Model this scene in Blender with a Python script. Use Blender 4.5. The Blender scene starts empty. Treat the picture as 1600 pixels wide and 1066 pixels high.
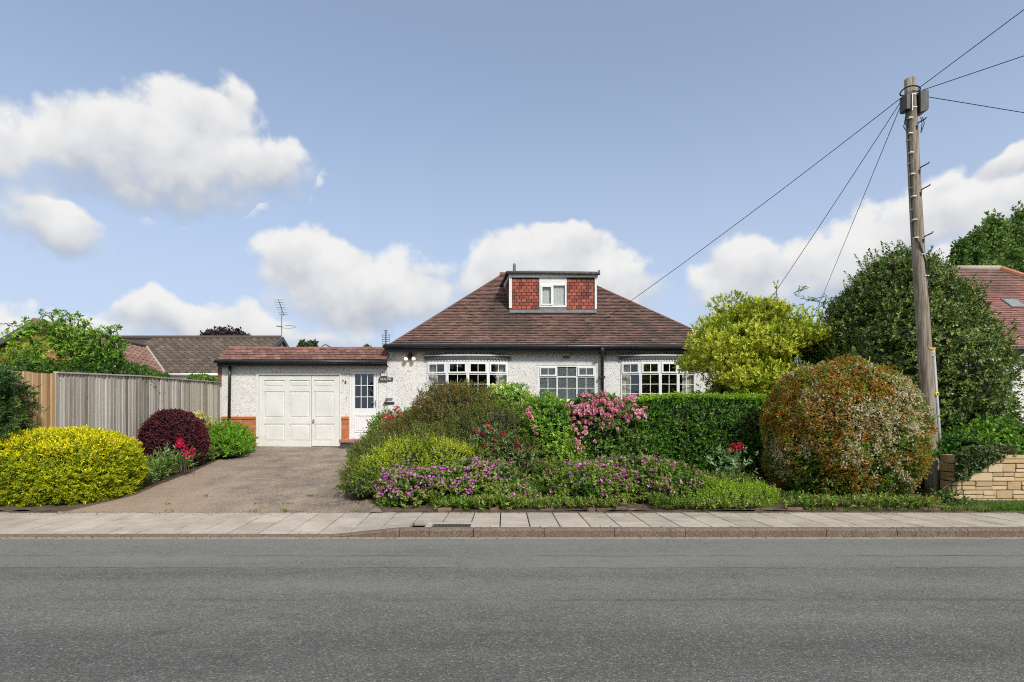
import bpy, bmesh, math, random
import numpy as np
from mathutils import Vector, Matrix

R = math.radians
scene = bpy.context.scene
COL = scene.collection

# ------------------------------------------------------------------ camera
F, CX, HY, CZ = 900.0, 788.0, 672.0, 1.39      # focal length, vanishing point, eye height used to lay the place out in metres
cam = bpy.data.cameras.new('camera')
cam.sensor_width = 36.0
cam.lens = F / 1600 * 36
cam.shift_x = (800 - CX) / 1600
cam.shift_y = (HY - 533) / 1600
cam.clip_start = 0.05
cam.clip_end = 3000
camo = bpy.data.objects.new('camera', cam)
COL.objects.link(camo)
camo.location = (0, 0, CZ)
camo.rotation_euler = (R(90), 0, 0)
scene.camera = camo

# ------------------------------------------------------------------ light
SUN_EL, SUN_AZ = 40.0, 150.0                    # azimuth clockwise from +Y: to the right, a little behind the camera
sd = Vector((math.sin(R(SUN_AZ)) * math.cos(R(SUN_EL)), math.cos(R(SUN_AZ)) * math.cos(R(SUN_EL)), math.sin(R(SUN_EL))))
sl = bpy.data.lights.new('sun', 'SUN')
sl.energy = 2.7
sl.angle = R(7.0)
sl.color = (1.0, 0.95, 0.87)
so = bpy.data.objects.new('sun', sl)
COL.objects.link(so)
so.rotation_euler = (-sd).to_track_quat('-Z', 'Y').to_euler()
scene.view_settings.view_transform = 'Standard'
scene.view_settings.look = 'None'
scene.view_settings.exposure = 0.46
scene.view_settings.gamma = 1.0
scene.view_settings.use_curve_mapping = False


# ------------------------------------------------------------------ node helper
class G:
    def __init__(s, nt):
        s.nt = nt

    def n(s, t, ins=None, **kw):
        nd = s.nt.nodes.new('ShaderNode' + t)
        for k, v in kw.items():
            setattr(nd, k, v)
        if ins:
            for k, v in ins.items():
                s.set(nd.inputs[k], v)
        return nd

    def set(s, sock, v):
        if isinstance(v, bpy.types.NodeSocket):
            s.nt.links.new(v, sock)
        elif isinstance(v, (tuple, list)) and sock.type == 'RGBA' and len(v) == 3:
            sock.default_value = (*v, 1)
        else:
            sock.default_value = v

    def m(s, op, a, b=0.0, c=0.0, clamp=False):
        nd = s.nt.nodes.new('ShaderNodeMath')
        nd.operation = op
        nd.use_clamp = clamp
        s.set(nd.inputs[0], a)
        s.set(nd.inputs[1], b)
        s.set(nd.inputs[2], c)
        return nd.outputs[0]

    def vm(s, op, a, b=(0, 0, 0), out=0):
        nd = s.nt.nodes.new('ShaderNodeVectorMath')
        nd.operation = op
        s.set(nd.inputs[0], a)
        s.set(nd.inputs[1], b)
        return nd.outputs[out]

    def mix(s, f, a, b, bt='MIX'):
        nd = s.nt.nodes.new('ShaderNodeMix')
        nd.data_type = 'RGBA'
        nd.blend_type = bt
        s.set(nd.inputs[0], f)
        s.set(nd.inputs[6], a)
        s.set(nd.inputs[7], b)
        return nd.outputs[2]

    def ss(s, v, a, b, lo=0.0, hi=1.0):
        nd = s.nt.nodes.new('ShaderNodeMapRange')
        nd.interpolation_type = 'SMOOTHSTEP'
        s.set(nd.inputs['Value'], v)
        s.set(nd.inputs['From Min'], a)
        s.set(nd.inputs['From Max'], b)
        s.set(nd.inputs['To Min'], lo)
        s.set(nd.inputs['To Max'], hi)
        return nd.outputs[0]

    def noise(s, vec, scale, detail=3.0, rough=0.55, dist=0.0):
        nd = s.n('TexNoise', {'Vector': vec, 'Scale': scale, 'Detail': detail, 'Roughness': rough, 'Distortion': dist})
        return nd.outputs['Fac']

    def vor(s, vec, scale, feat='F1', out='Distance', rnd=1.0):
        nd = s.n('TexVoronoi', {'Vector': vec, 'Scale': scale, 'Randomness': rnd}, feature=feat)
        return nd.outputs[out]

    def bump(s, h, strength=0.4, dist=0.01):
        return s.n('Bump', {'Height': h, 'Strength': strength, 'Distance': dist}).outputs[0]

    def pos(s):
        return s.n('NewGeometry').outputs['Position']

    def obj(s):
        return s.n('TexCoord').outputs['Object']

    def rnd(s):
        return s.n('ObjectInfo').outputs['Random']

    def xyz(s, v):
        nd = s.n('SeparateXYZ', {0: v})
        return nd.outputs[0], nd.outputs[1], nd.outputs[2]

    def comb(s, x, y, z):
        return s.n('CombineXYZ', {0: x, 1: y, 2: z}).outputs[0]

    def attr(s, name):
        nd = s.n('Attribute')
        nd.attribute_name = name
        return nd.outputs['Color']


# ------------------------------------------------------------------ world: clear sky with cumulus, laid out by direction
world = bpy.data.worlds.new('World')
scene.world = world
world.use_nodes = True
wt = world.node_tree
wt.nodes.clear()
g = G(wt)
wo = g.n('OutputWorld')
sky = g.n('TexSky', sky_type='NISHITA')
sky.sun_disc = False
sky.sun_elevation = R(SUN_EL)
sky.sun_rotation = R(SUN_AZ)
sky.air_density = 1.0
sky.dust_density = 0.6
sky.ozone_density = 2.5
SKY = 0.105
world.cycles.sampling_method = 'MANUAL'
world.cycles.sample_map_resolution = 256
dirv = g.vm('NORMALIZE', g.n('TexCoord').outputs['Generated'])


def azel(px, py):
    dx, dz = (px - CX) / F, (HY - py) / F
    return math.atan2(dx, 1.0), math.atan2(dz, math.hypot(1.0, dx))


# cumulus banks: (centre, half width, half height) of each heap; strength
HEAPS = [
    (258, 240, 180, 84, .9), (300, 178, 92, 52, .95), (395, 262, 95, 50, .95), (150, 262, 130, 56, .72), (20, 265, 95, 80, .45), (360, 150, 34, 34, .4),
    (88, 352, 88, 44, .8), (60, 320, 40, 20, .6),
    (505, 425, 98, 68, 1.25), (470, 400, 60, 40, 1.1), (615, 462, 105, 52, 1.15), (560, 478, 130, 46, 1.0), (650, 420, 60, 26, .35),
    (850, 410, 112, 58, 1.2), (790, 430, 74, 62, 1.05), (905, 385, 42, 38, 1.05), (950, 460, 90, 52, .95), (830, 450, 150, 60, 1.0),
    (1170, 412, 64, 48, 1.2), (1160, 455, 90, 50, .95), (1250, 400, 60, 34, .8), (1310, 420, 110, 52, .95), (1400, 365, 110, 52, .9), (1475, 330, 90, 60, .85),
    (1560, 330, 100, 70, .9), (1590, 250, 46, 32, .85), (1490, 280, 34, 26, .5), (1540, 420, 150, 60, .75),
    (250, 498, 78, 34, 1.0), (345, 508, 110, 42, .9), (130, 520, 150, 30, .4), (0, 512, 90, 40, .55), (470, 520, 110, 22, .4), (225, 490, 36, 20, .5),
]
x_, y_, z_ = g.xyz(dirv)
az = g.m('ARCTAN2', x_, y_)
el = g.m('ARCSINE', z_)
wn = g.n('TexNoise', {'Vector': dirv, 'Scale': 8.0, 'Detail': 3.0, 'Roughness': .55})
wv = g.vm('MULTIPLY', g.vm('SUBTRACT', wn.outputs['Color'], (.5, .5, .5)), (.13, .09, 0))
ae = g.vm('ADD', g.comb(az, el, 0), wv)
acc = sw = sv = None
for (px, py, rx, ry, st) in HEAPS:
    a0, e0 = azel(px, py)
    a1, _ = azel(px + rx, py)
    a2, _ = azel(px - rx, py)
    _, e1 = azel(px, py - ry)
    _, e2 = azel(px, py + ry)
    v = g.vm('SUBTRACT', ae, (a0, e0, 0))
    v = g.vm('MULTIPLY', v, (2 / (a1 - a2), 2 / (e1 - e2), 0))
    d = g.m('MULTIPLY_ADD', g.vm('LENGTH', v, out=1), -st, st)
    acc = d if acc is None else g.m('SMOOTH_MAX', acc, d, .15)
    w = g.m('MAXIMUM', g.m('ADD', d, .18), .0005)
    w = g.m('MULTIPLY', w, w)
    sw = w if sw is None else g.m('ADD', sw, w)
    sv = g.m('MULTIPLY_ADD', w, g.xyz(v)[1], 0.0 if sv is None else sv)
# the same kind of sky goes on all round
away = g.m('MAXIMUM', g.ss(g.m('ABSOLUTE', az), .80, 1.1), g.ss(el, .62, .85))
gen = g.m('MULTIPLY', g.m('SUBTRACT', g.noise(g.vm('MULTIPLY', dirv, (1, 1, 1.8)), 2.6, 2, .5), .50), 5.0)
acc = g.m('MAXIMUM', acc, g.m('SUBTRACT', g.m('MULTIPLY', gen, away), g.m('SUBTRACT', 1.0, away)))
f1 = g.m('SUBTRACT', g.noise(dirv, 14.0, 8, .62), .5)
bil = g.n('TexVoronoi', {'Vector': g.vm('ADD', dirv, g.vm('MULTIPLY', wv, (.5, .5, .5))), 'Scale': 21.0, 'Detail': 1.0, 'Roughness': .55}, feature='F1').outputs['Distance']
bil = g.m('SUBTRACT', .42, bil)
d0 = g.m('ADD', g.m('MULTIPLY_ADD', f1, 1.15, acc), g.m('MULTIPLY', bil, .24))
rel = g.m('DIVIDE', sv, sw)
wid = g.ss(rel, -.35, .45, .72, .34)                  # crisp tops, dissolving bases
cov = g.ss(d0, -.24, g.m('ADD', wid, -.24))
sh = g.m('ADD', g.m('MULTIPLY_ADD', rel, .50, .60), g.m('MULTIPLY_ADD', f1, .60, g.m('MULTIPLY', bil, .20)), clamp=True)
ccol = g.n('ValToRGB', {0: sh})
cr = ccol.color_ramp
cr.elements[0].position = 0.10
cr.elements[0].color = (.30, .335, .40, 1)
cr.elements[1].position = .80
cr.elements[1].color = (.64, .64, .635, 1)
e = cr.elements.new(.48)
e.color = (.52, .53, .55, 1)
haze = g.ss(z_, .60, .06)                              # thin milky air towards the horizon
cov2 = g.m('MULTIPLY', cov, g.ss(z_, -.02, .03))
bg1 = g.n('Background', {'Color': sky.outputs[0], 'Strength': SKY})
bgh = g.n('Background', {'Color': (.445, .53, .68, 1), 'Strength': .94})
bg2 = g.n('Background', {'Color': ccol.outputs[0], 'Strength': 1.0})
mh = g.n('MixShader', {0: g.m('MULTIPLY_ADD', haze, .56, .34), 1: bg1.outputs[0], 2: bgh.outputs[0]})
ms = g.n('MixShader', {0: cov2, 1: mh.outputs[0], 2: bg2.outputs[0]})
g.nt.links.new(ms.outputs[0], wo.inputs[0])


# ------------------------------------------------------------------ materials
def material(name):
    m = bpy.data.materials.new(name)
    m.use_nodes = True
    nt = m.node_tree
    b = nt.nodes['Principled BSDF']
    return m, G(nt), b


def ramp(gx, fac, stops):
    nd = gx.n('ValToRGB', {0: fac})
    r = nd.color_ramp
    while len(r.elements) < len(stops):
        r.elements.new(.5)
    for el_, (p_, c_) in zip(r.elements, stops):
        el_.position = p_
        el_.color = (*c_, 1)
    return nd.outputs[0]


scene.cycles.use_denoising = False
scene.cycles.filter_width = 1.05
scene.cycles.max_bounces = 6
scene.cycles.diffuse_bounces = 3
scene.cycles.glossy_bounces = 3
scene.cycles.transmission_bounces = 3
scene.cycles.transparent_max_bounces = 6
M = {}


def plain(name, col, rough=.5, metal=0.0, var=.12, scale=9.0, bump=0.0, bscale=60, spec=.5):
    m, x, b = material(name)
    p = x.obj()
    n_ = x.noise(p, scale, 4)
    n2 = x.noise(p, scale * 7, 3)
    f = x.m('ADD', x.m('MULTIPLY', n_, .7), x.m('MULTIPLY', n2, .3))
    lo = tuple(c * (1 - var * 2.2) for c in col)
    hi = tuple(min(1, c * (1 + var)) for c in col)
    x.set(b.inputs['Base Color'], ramp(x, f, [(.28, lo), (.62, hi)]))
    x.set(b.inputs['Roughness'], x.m('MULTIPLY_ADD', n_, .25, rough - .12))
    b.inputs['Metallic'].default_value = metal
    b.inputs['Specular IOR Level'].default_value = spec
    if bump:
        x.set(b.inputs['Normal'], x.bump(x.noise(p, bscale, 3), bump, .004))
    M[name] = m
    return m


plain('white_upvc', (.80, .80, .79), .35, var=.03)
plain('white_paint', (.76, .75, .71), .5, var=.05)
plain('door_paint', (.73, .725, .685), .45, var=.05, scale=3)
plain('black_plastic', (.022, .022, .024), .38, var=.2)
plain('dark_metal', (.05, .05, .052), .5, var=.25)
plain('grey_gutter', (.10, .10, .095), .6, var=.3)
plain('lead', (.17, .17, .17), .6, var=.2)
plain('grey_metal', (.30, .30, .29), .45, .6, var=.2)
plain('brass', (.35, .27, .13), .35, .9)
plain('pelmet_grey', (.075, .078, .08), .6, var=.35, scale=30)
plain('curtain', (.74, .70, .58), .9, var=.08, scale=5)
plain('net', (.66, .66, .64), .9, var=.12, scale=14)
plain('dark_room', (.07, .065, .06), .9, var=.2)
plain('cream_plastic', (.62, .52, .25), .5, var=.06)
plain('timber_brown', (.17, .085, .04), .7, var=.25, scale=14)
plain('step_red', (.36, .17, .14), .75, var=.15)
plain('dark_brick', (.055, .045, .045), .7, var=.3)
plain('mortar', (.42, .36, .29), .9, var=.15, scale=30)
plain('white_gutter', (.80, .80, .80), .35, var=.03)
plain('flat_roof_felt', (.09, .085, .08), .9, var=.2)
plain('conduit_grey', (.36, .38, .39), .5, var=.1)
plain('label_orange', (.75, .33, .02), .5, var=.05)
plain('label_yellow', (.70, .72, .05), .5, var=.05)
plain('label_white', (.75, .75, .72), .5, var=.05)
plain('sign_brown', (.16, .085, .05), .6, var=.2)
plain('sign_slate', (.06, .06, .062), .6, var=.2)
plain('lettering', (.72, .70, .62), .6, var=.05)
plain('lettering_black', (.03, .03, .03), .5, var=.05)
plain('slate_verge', (.085, .09, .10), .7, var=.25)
plain('gable_brick', (.46, .20, .09), .85, var=.3, scale=24)
plain('cream_render', (.60, .57, .50), .9, var=.1)
plain('iron', (.07, .06, .055), .65, .3, var=.3, scale=20)
plain('cable', (.015, .015, .016), .6, var=.1)
plain('shell_pink', (.70, .20, .30), .6)
plain('skylight', (.24, .25, .25), .5, var=.1)

# asphalt with trench seams and a dusty channel by the kerb
m, x, b = material('asphalt')
p = x.pos()
px_, py_, pz_ = x.xyz(p)
st = x.n('TexVoronoi', {'Vector': p, 'Scale': 95.0}, feature='F1')
stone = x.xyz(st.outputs['Color'])[0]
fine = x.noise(p, 260, 2, .6)
big = x.noise(x.vm('MULTIPLY', p, (.35, 1.2, 1)), 1.1, 4, .6)
big2 = x.noise(p, 4.5, 4, .65)
v = x.m('MULTIPLY_ADD', x.m('POWER', stone, 2.0), .70, .62)
v = x.m('MULTIPLY', v, x.m('MULTIPLY_ADD', fine, .9, .55))
v = x.m('MULTIPLY', v, x.m('MULTIPLY_ADD', big, .80, .60))
v = x.m('MULTIPLY', v, x.m('MULTIPLY_ADD', big2, .45, .76))
trk = x.noise(x.vm('MULTIPLY', p, (.06, 1.5, 1)), 1.0, 4, .6)         # traffic-polished bands along the road
v = x.m('MULTIPLY', v, x.m('MULTIPLY_ADD', trk, .85, .57))
oil = x.ss(x.noise(x.vm('ADD', p, (4, 8, 0)), .75, 4, .65), .57, .72)
v = x.m('MULTIPLY', v, x.m('MULTIPLY_ADD', oil, -.20, 1.0))
wob = x.m('MULTIPLY', x.m('SUBTRACT', x.noise(x.comb(px_, 0, 0), 1.3, 4), .5), .10)
yy = x.m('ADD', py_, wob)
lane = x.ss(yy, 5.78, 5.84)                              # newer strip of surface beside the kerb
v = x.m('MULTIPLY', v, x.m('MULTIPLY_ADD', lane, .22, .95))
near_dim = x.ss(yy, 5.3, 3.4)                               # gradual darkening towards the viewer: vignette and view-angle falloff put into the colour
v = x.m('MULTIPLY', v, x.m('MULTIPLY_ADD', near_dim, -.26, 1.0))


def seam(y0, w, k):
    dd = x.m('ABSOLUTE', x.m('SUBTRACT', yy, y0))
    s_ = x.ss(dd, w, w * .35)
    return x.m('MULTIPLY', s_, x.m('MULTIPLY', k, x.ss(x.noise(x.comb(px_, y0, 0), .9, 4), .36, .58)))


sm = x.m('MAXIMUM', seam(6.36, .022, .75), x.m('MAXIMUM', seam(5.81, .022, .65), seam(4.72, .05, .3)))
crk = x.vor(x.vm('ADD', p, x.comb(x.m('MULTIPLY', x.noise(p, 5, 4), .5), x.m('MULTIPLY', x.noise(p, 6, 4), .5), 0)), .32, 'DISTANCE_TO_EDGE')
crm = x.m('MULTIPLY', x.ss(crk, .006, .001), x.ss(x.noise(p, .6, 2), .50, .60))
sm = x.m('MAXIMUM', sm, x.m('MULTIPLY', crm, .28))
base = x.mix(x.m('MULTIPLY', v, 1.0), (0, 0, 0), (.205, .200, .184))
base = x.mix(x.m('MULTIPLY', x.ss(stone, .965, .985), .4), base, (.36, .35, .33))
base = x.mix(sm, base, (.030, .030, .031))
dust = x.ss(x.m('ADD', py_, x.m('MULTIPLY', x.m('SUBTRACT', x.noise(p, 7, 5, .7), .5), .16)), 7.30, 7.40)
base = x.mix(x.m('MULTIPLY', dust, .85), base, x.mix(x.noise(p, 60, 3), (.26, .215, .165), (.46, .40, .33)))
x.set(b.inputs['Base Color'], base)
b.inputs['Roughness'].default_value = .88
b.inputs['Specular IOR Level'].default_value = .3
hh = x.m('SUBTRACT', x.m('MULTIPLY', st.outputs['Distance'], -1.0), x.m('MULTIPLY', sm, .6))
x.set(b.inputs['Normal'], x.bump(hh, .6, .010))
M['asphalt'] = m

# pavement slab
m, x, b = material('paving_slab')
p = x.pos()
r_ = x.rnd()
n1 = x.noise(p, 3.0, 5, .65)
n2 = x.noise(p, 75, 3, .6)
f = x.m('ADD', x.m('MULTIPLY', n1, .6), x.m('MULTIPLY', n2, .4))
c_ = ramp(x, f, [(.3, (.315, .272, .225)), (.66, (.51, .45, .38))])
c_ = x.mix(1.0, c_, x.n('CombineColor', {0: x.m('MULTIPLY_ADD', r_, .20, .88), 1: x.m('MULTIPLY_ADD', r_, .20, .875), 2: x.m('MULTIPLY_ADD', r_, .22, .86)}).outputs[0], 'MULTIPLY')
stn = x.ss(x.noise(p, 1.7, 6, .75), .50, .72)
c_ = x.mix(x.m('MULTIPLY', stn, .35), c_, (.19, .17, .14))
spot = x.ss(x.noise(p, 24, 2), .70, .76)
c_ = x.mix(x.m('MULTIPLY', spot, .5), c_, (.12, .115, .10))
x.set(b.inputs['Base Color'], c_)
b.inputs['Roughness'].default_value = .9
b.inputs['Specular IOR Level'].default_value = .25
x.set(b.inputs['Normal'], x.bump(x.noise(p, 140, 3), .25, .004))
M['paving_slab'] = m

# kerb stone: brown gritty aggregate
m, x, b = material('kerb_stone')
p = x.pos()
vc = x.xyz(x.vor(p, 95, out='Color'))[0]
n1 = x.noise(p, 4, 5, .7)
f = x.m('ADD', x.m('MULTIPLY', vc, .45), x.m('MULTIPLY', n1, .6))
c_ = ramp(x, f, [(.22, (.065, .048, .034)), (.5, (.155, .117, .085)), (.85, (.29, .235, .185))])
c_ = x.mix(x.m('MULTIPLY', x.rnd(), .35), c_, (.17, .105, .075))
x.set(b.inputs['Base Color'], c_)
b.inputs['Roughness'].default_value = .9
x.set(b.inputs['Normal'], x.bump(vc, .5, .006))
M['kerb_stone'] = m

# old concrete drive
m, x, b = material('drive_concrete')
p = x.pos()
ag = x.xyz(x.vor(p, 55, out='Color'))[1]
n1 = x.noise(x.vm('MULTIPLY', p, (1.0, .7, 1)), 1.5, 6, .68)
n2 = x.noise(p, 30, 4, .65)
c_ = ramp(x, n1, [(.30, (.11, .080, .056)), (.50, (.25, .19, .138)), (.70, (.40, .31, .23))])
px_, py_, _z = x.xyz(p)
sand = x.ss(x.m('ADD', x.m('MULTIPLY_ADD', py_, .55, px_), x.m('MULTIPLY', x.m('SUBTRACT', x.noise(p, 1.6, 4), .5), 1.6)), 1.3, -.2)
c_ = x.mix(x.m('MULTIPLY', sand, .62), c_, (.40, .295, .20))
dark = x.m('MULTIPLY', x.ss(x.noise(x.vm('ADD', p, (9, 3, 0)), 1.0, 5, .7), .50, .68), x.m('SUBTRACT', 1.0, sand))
c_ = x.mix(x.m('MULTIPLY', dark, .62), c_, (.095, .078, .064))
c_ = x.mix(x.m('MULTIPLY', x.ss(ag, .66, .92), x.m('MULTIPLY_ADD', sand, -.4, .60)), c_, (.42, .36, .29))
c_ = x.mix(x.m('MULTIPLY', x.ss(ag, .3, .05), .5), c_, (.09, .075, .06))
c_ = x.mix(x.m('MULTIPLY', n2, .28), c_, (.27, .21, .16))
x.set(b.inputs['Base Color'], c_)
b.inputs['Roughness'].default_value = .92
x.set(b.inputs['Normal'], x.bump(x.m('ADD', ag, n2), .55, .008))
M['drive_concrete'] = m

# soil
m, x, b = material('soil')
p = x.pos()
n1 = x.noise(p, 6, 6, .7)
x.set(b.inputs['Base Color'], ramp(x, n1, [(.3, (.06, .042, .028)), (.7, (.19, .135, .09))]))
b.inputs['Roughness'].default_value = 1.0
x.set(b.inputs['Normal'], x.bump(x.noise(p, 40, 5, .7), .9, .03))
M['soil'] = m

# open ground beyond
m, x, b = material('ground')
p = x.pos()
n1 = x.noise(p, .8, 6, .7)
x.set(b.inputs['Base Color'], ramp(x, n1, [(.3, (.045, .06, .02)), (.7, (.10, .12, .045))]))
b.inputs['Roughness'].default_value = 1.0
x.set(b.inputs['Normal'], x.bump(x.noise(p, 30, 4, .7), .7, .03))
M['ground'] = m

# white pebbledash render
m, x, b = material('pebbledash')
p = x.pos()
v1 = x.n('TexVoronoi', {'Vector': p, 'Scale': 52.0}, feature='F1')
v2 = x.n('TexVoronoi', {'Vector': p, 'Scale': 90.0}, feature='F1')
k1 = x.xyz(v1.outputs['Color'])[0]
k2 = x.xyz(v2.outputs['Color'])[1]
n1 = x.noise(p, 1.3, 5, .65)
n3 = x.noise(p, 12, 4, .6)
c_ = ramp(x, n1, [(.3, (.77, .755, .71)), (.7, (.86, .85, .82))])
pit = x.m('MULTIPLY', x.ss(k1, .82, .90), x.ss(n3, .40, .62))
c_ = x.mix(x.m('MULTIPLY', pit, .72), c_, (.15, .14, .12))
c_ = x.mix(x.m('MULTIPLY', x.ss(k2, .88, .95), .4), c_, (.26, .24, .21))
px_, py_, pz_ = x.xyz(p)
row = x.m('ABSOLUTE', x.m('SUBTRACT', x.m('FRACT', x.m('DIVIDE', pz_, .26)), .5))
ghost = x.m('MULTIPLY', x.ss(row, .035, .01), x.ss(x.noise(x.vm('MULTIPLY', p, (1, 1, .3)), 1.4, 4), .48, .60))
c_ = x.mix(x.m('MULTIPLY', ghost, .40), c_, (.28, .25, .23))
grime = x.ss(x.noise(x.vm('MULTIPLY', p, (2.2, 1, .5)), 1.2, 5, .7), .58, .80)
c_ = x.mix(x.m('MULTIPLY', grime, .22), c_, (.36, .32, .29))
x.set(b.inputs['Base Color'], c_)
b.inputs['Roughness'].default_value = .92
b.inputs['Specular IOR Level'].default_value = .2
hgt = x.m('SUBTRACT', x.m('MULTIPLY_ADD', k1, .5, x.m('MULTIPLY', k2, .4)), x.m('MULTIPLY', pit, .6))
x.set(b.inputs['Normal'], x.bump(hgt, .6, .02))
M['pebbledash'] = m


def piece(name, stops, bump=.4, scale=40, stain=None, rough=.85, obj=False):
    """bricks, boards, blocks: each object takes its own shade"""
    m, x, b = material(name)
    p = x.obj() if obj else x.pos()
    r_ = x.rnd()
    n1 = x.noise(p, scale, 4, .65)
    f = x.m('ADD', x.m('MULTIPLY', r_, .72), x.m('MULTIPLY', n1, .36))
    c_ = ramp(x, f, stops)
    if stain:
        c_ = x.mix(x.m('MULTIPLY', x.ss(x.noise(p, stain[1], 4, .7), .52, .72), stain[2]), c_, stain[0])
    x.set(b.inputs['Base Color'], c_)
    b.inputs['Roughness'].default_value = rough
    b.inputs['Specular IOR Level'].default_value = .3
    x.set(b.inputs['Normal'], x.bump(n1, bump, .006))
    M[name] = m


piece('brick', [(.1, (.38, .11, .04)), (.5, (.50, .16, .06)), (.95, (.60, .22, .09))], stain=((.46, .30, .08), 2.2, .35))
piece('hung_tile', [(.08, (.085, .045, .04)), (.3, (.19, .07, .05)), (.55, (.31, .082, .055)), (.85, (.42, .115, .07)), (1.0, (.38, .16, .11))], stain=((.13, .10, .085), 9, .6))
piece('garage_tile', [(.1, (.12, .065, .055)), (.45, (.20, .10, .082)), (.8, (.28, .14, .11)), (1.0, (.34, .20, .165))], stain=((.12, .095, .08), 6, .7))
piece('ridge_tile', [(.1, (.45, .17, .10)), (.9, (.58, .25, .16))], stain=((.25, .15, .11), 6, .5))
piece('stone_block', [(.1, (.40, .27, .14)), (.5, (.54, .40, .23)), (.95, (.62, .50, .32))], bump=.9, scale=26, stain=((.30, .17, .10), 5, .45))
piece('edging_stone', [(.1, (.08, .052, .036)), (.9, (.20, .135, .095))], bump=.9, scale=26)
piece('pantile', [(.1, (.082, .064, .050)), (.6, (.125, .098, .076)), (1.0, (.165, .132, .105))], stain=((.11, .09, .07), 3, .5), scale=18)
piece('pantile_red', [(.1, (.15, .085, .066)), (.6, (.22, .13, .10)), (1.0, (.27, .17, .135))], stain=((.13, .10, .08), 3, .5), scale=18)


def wood(name, stops, knots, streak=14, bump=.5):
    m, x, b = material(name)
    p = x.pos()
    r_ = x.rnd()
    q = x.vm('ADD', x.vm('MULTIPLY', p, (1, 1, .07)), x.comb(x.m('MULTIPLY', r_, 37.0), x.m('MULTIPLY', r_, 11.0), 0))
    gr = x.noise(q, streak * 3, 5, .7)
    sr = x.noise(x.vm('MULTIPLY', p, (1, 1, .35)), 2.2, 4, .6)
    f = x.m('ADD', x.m('MULTIPLY', r_ if name.startswith('fence') else .5, .55), x.m('MULTIPLY_ADD', gr, .60 if name.startswith('fence') else 1.0, -.06 if name.startswith('fence') else -.22))
    c_ = ramp(x, f, stops)
    kn = x.vor(x.vm('ADD', x.vm('MULTIPLY', p, (1.6, 1.6, .55)), x.comb(x.m('MULTIPLY', r_, 9.0), 0, 0)), 4.2)
    c_ = x.mix(x.m('MULTIPLY', x.ss(kn, .10, .055), .85), c_, knots)
    x.set(b.inputs['Base Color'], c_)
    b.inputs['Roughness'].default_value = .88
    b.inputs['Specular IOR Level'].default_value = .2
    x.set(b.inputs['Normal'], x.bump(gr, bump, .012))
    M[name] = m


wood('fence_grey', [(.18, (.21, .185, .155)), (.45, (.43, .39, .335)), (.80, (.61, .57, .505))], (.07, .05, .04))
wood('fence_new', [(.22, (.36, .22, .11)), (.5, (.56, .36, .19)), (.82, (.68, .48, .29))], (.24, .10, .04))
wood('pole_wood', [(.36, (.06, .048, .035)), (.46, (.18, .15, .11)), (.57, (.29, .25, .195)), (.75, (.42, .37, .30))], (.06, .045, .035), 9, .9)
wood('bark', [(.2, (.05, .038, .028)), (.5, (.10, .08, .06)), (.85, (.17, .14, .11))], (.04, .03, .02), 9, .9)

# colours carried per piece (roof tiles, leaves, petals)
m, x, b = material('roof_tile')
p = x.pos()
c_ = x.mix(x.m('MULTIPLY', x.noise(p, 30, 4, .7), .55), x.attr('col'), (.06, .045, .04))
c_ = x.mix(x.m('MULTIPLY', x.ss(x.noise(p, 11, 4, .7), .62, .78), .5), c_, (.30, .27, .21))
x.set(b.inputs['Base Color'], c_)
b.inputs['Roughness'].default_value = .85
x.set(b.inputs['Normal'], x.bump(x.noise(p, 60, 3), .4, .005))
M['roof_tile'] = m


def leafmat(name, rough, trans, spec):
    m, x, b = material(name)
    c_ = x.attr('col')
    x.set(b.inputs['Base Color'], c_)
    b.inputs['Roughness'].default_value = rough
    b.inputs['Specular IOR Level'].default_value = spec
    out = m.node_tree.nodes['Material Output']
    tr = x.n('BsdfTranslucent', {'Color': x.mix(.5, c_, x.mix(1.0, c_, (1.0, 1.0, .25), 'MULTIPLY'))})
    mx = x.n('MixShader', {0: trans, 1: b.outputs[0], 2: tr.outputs[0]})
    x.nt.links.new(mx.outputs[0], out.inputs[0])
    M[name] = m


leafmat('leaf', .55, .28, .35)
leafmat('leaf_gloss', .42, .2, .45)
leafmat('petal', .7, .35, .15)

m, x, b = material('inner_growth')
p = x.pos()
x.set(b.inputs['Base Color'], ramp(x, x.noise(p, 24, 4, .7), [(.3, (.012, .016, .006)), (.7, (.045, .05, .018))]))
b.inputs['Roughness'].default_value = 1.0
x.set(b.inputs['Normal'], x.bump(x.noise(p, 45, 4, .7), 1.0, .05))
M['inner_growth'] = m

# glass: a thin pane, clear with a mirror coat
m, x, b = material('glass')
out = m.node_tree.nodes['Material Output']
tr = x.n('BsdfTransparent', {'Color': (.86, .89, .88, 1)})
gl = x.n('BsdfGlossy', {'Color': (.95, .97, 1, 1), 'Roughness': .01, 'Normal': x.bump(x.noise(x.pos(), 1.6, 2), .04, .02)})
fr = x.n('LayerWeight', {'Blend': .5})
mx = x.n('MixShader', {0: x.m('MULTIPLY_ADD', x.m('POWER', fr.outputs['Facing'], 4.0), .85, .10, clamp=True), 1: tr.outputs[0], 2: gl.outputs[0]})
x.nt.links.new(mx.outputs[0], out.inputs[0])
m.node_tree.nodes.remove(b)
M['glass'] = m

m, x, b = material('patterned_glass')
p = x.pos()
pat = x.vor(x.vm('MULTIPLY', p, (1, 0, 1)), 26, 'DISTANCE_TO_EDGE')
x.set(b.inputs['Base Color'], x.mix(x.ss(pat, .10, .2), (.12, .15, .145), (.035, .05, .05)))
b.inputs['Roughness'].default_value = .3
b.inputs['Specular IOR Level'].default_value = .3
x.set(b.inputs['Normal'], x.bump(pat, .25, .004))
M['patterned_glass'] = m

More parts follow.
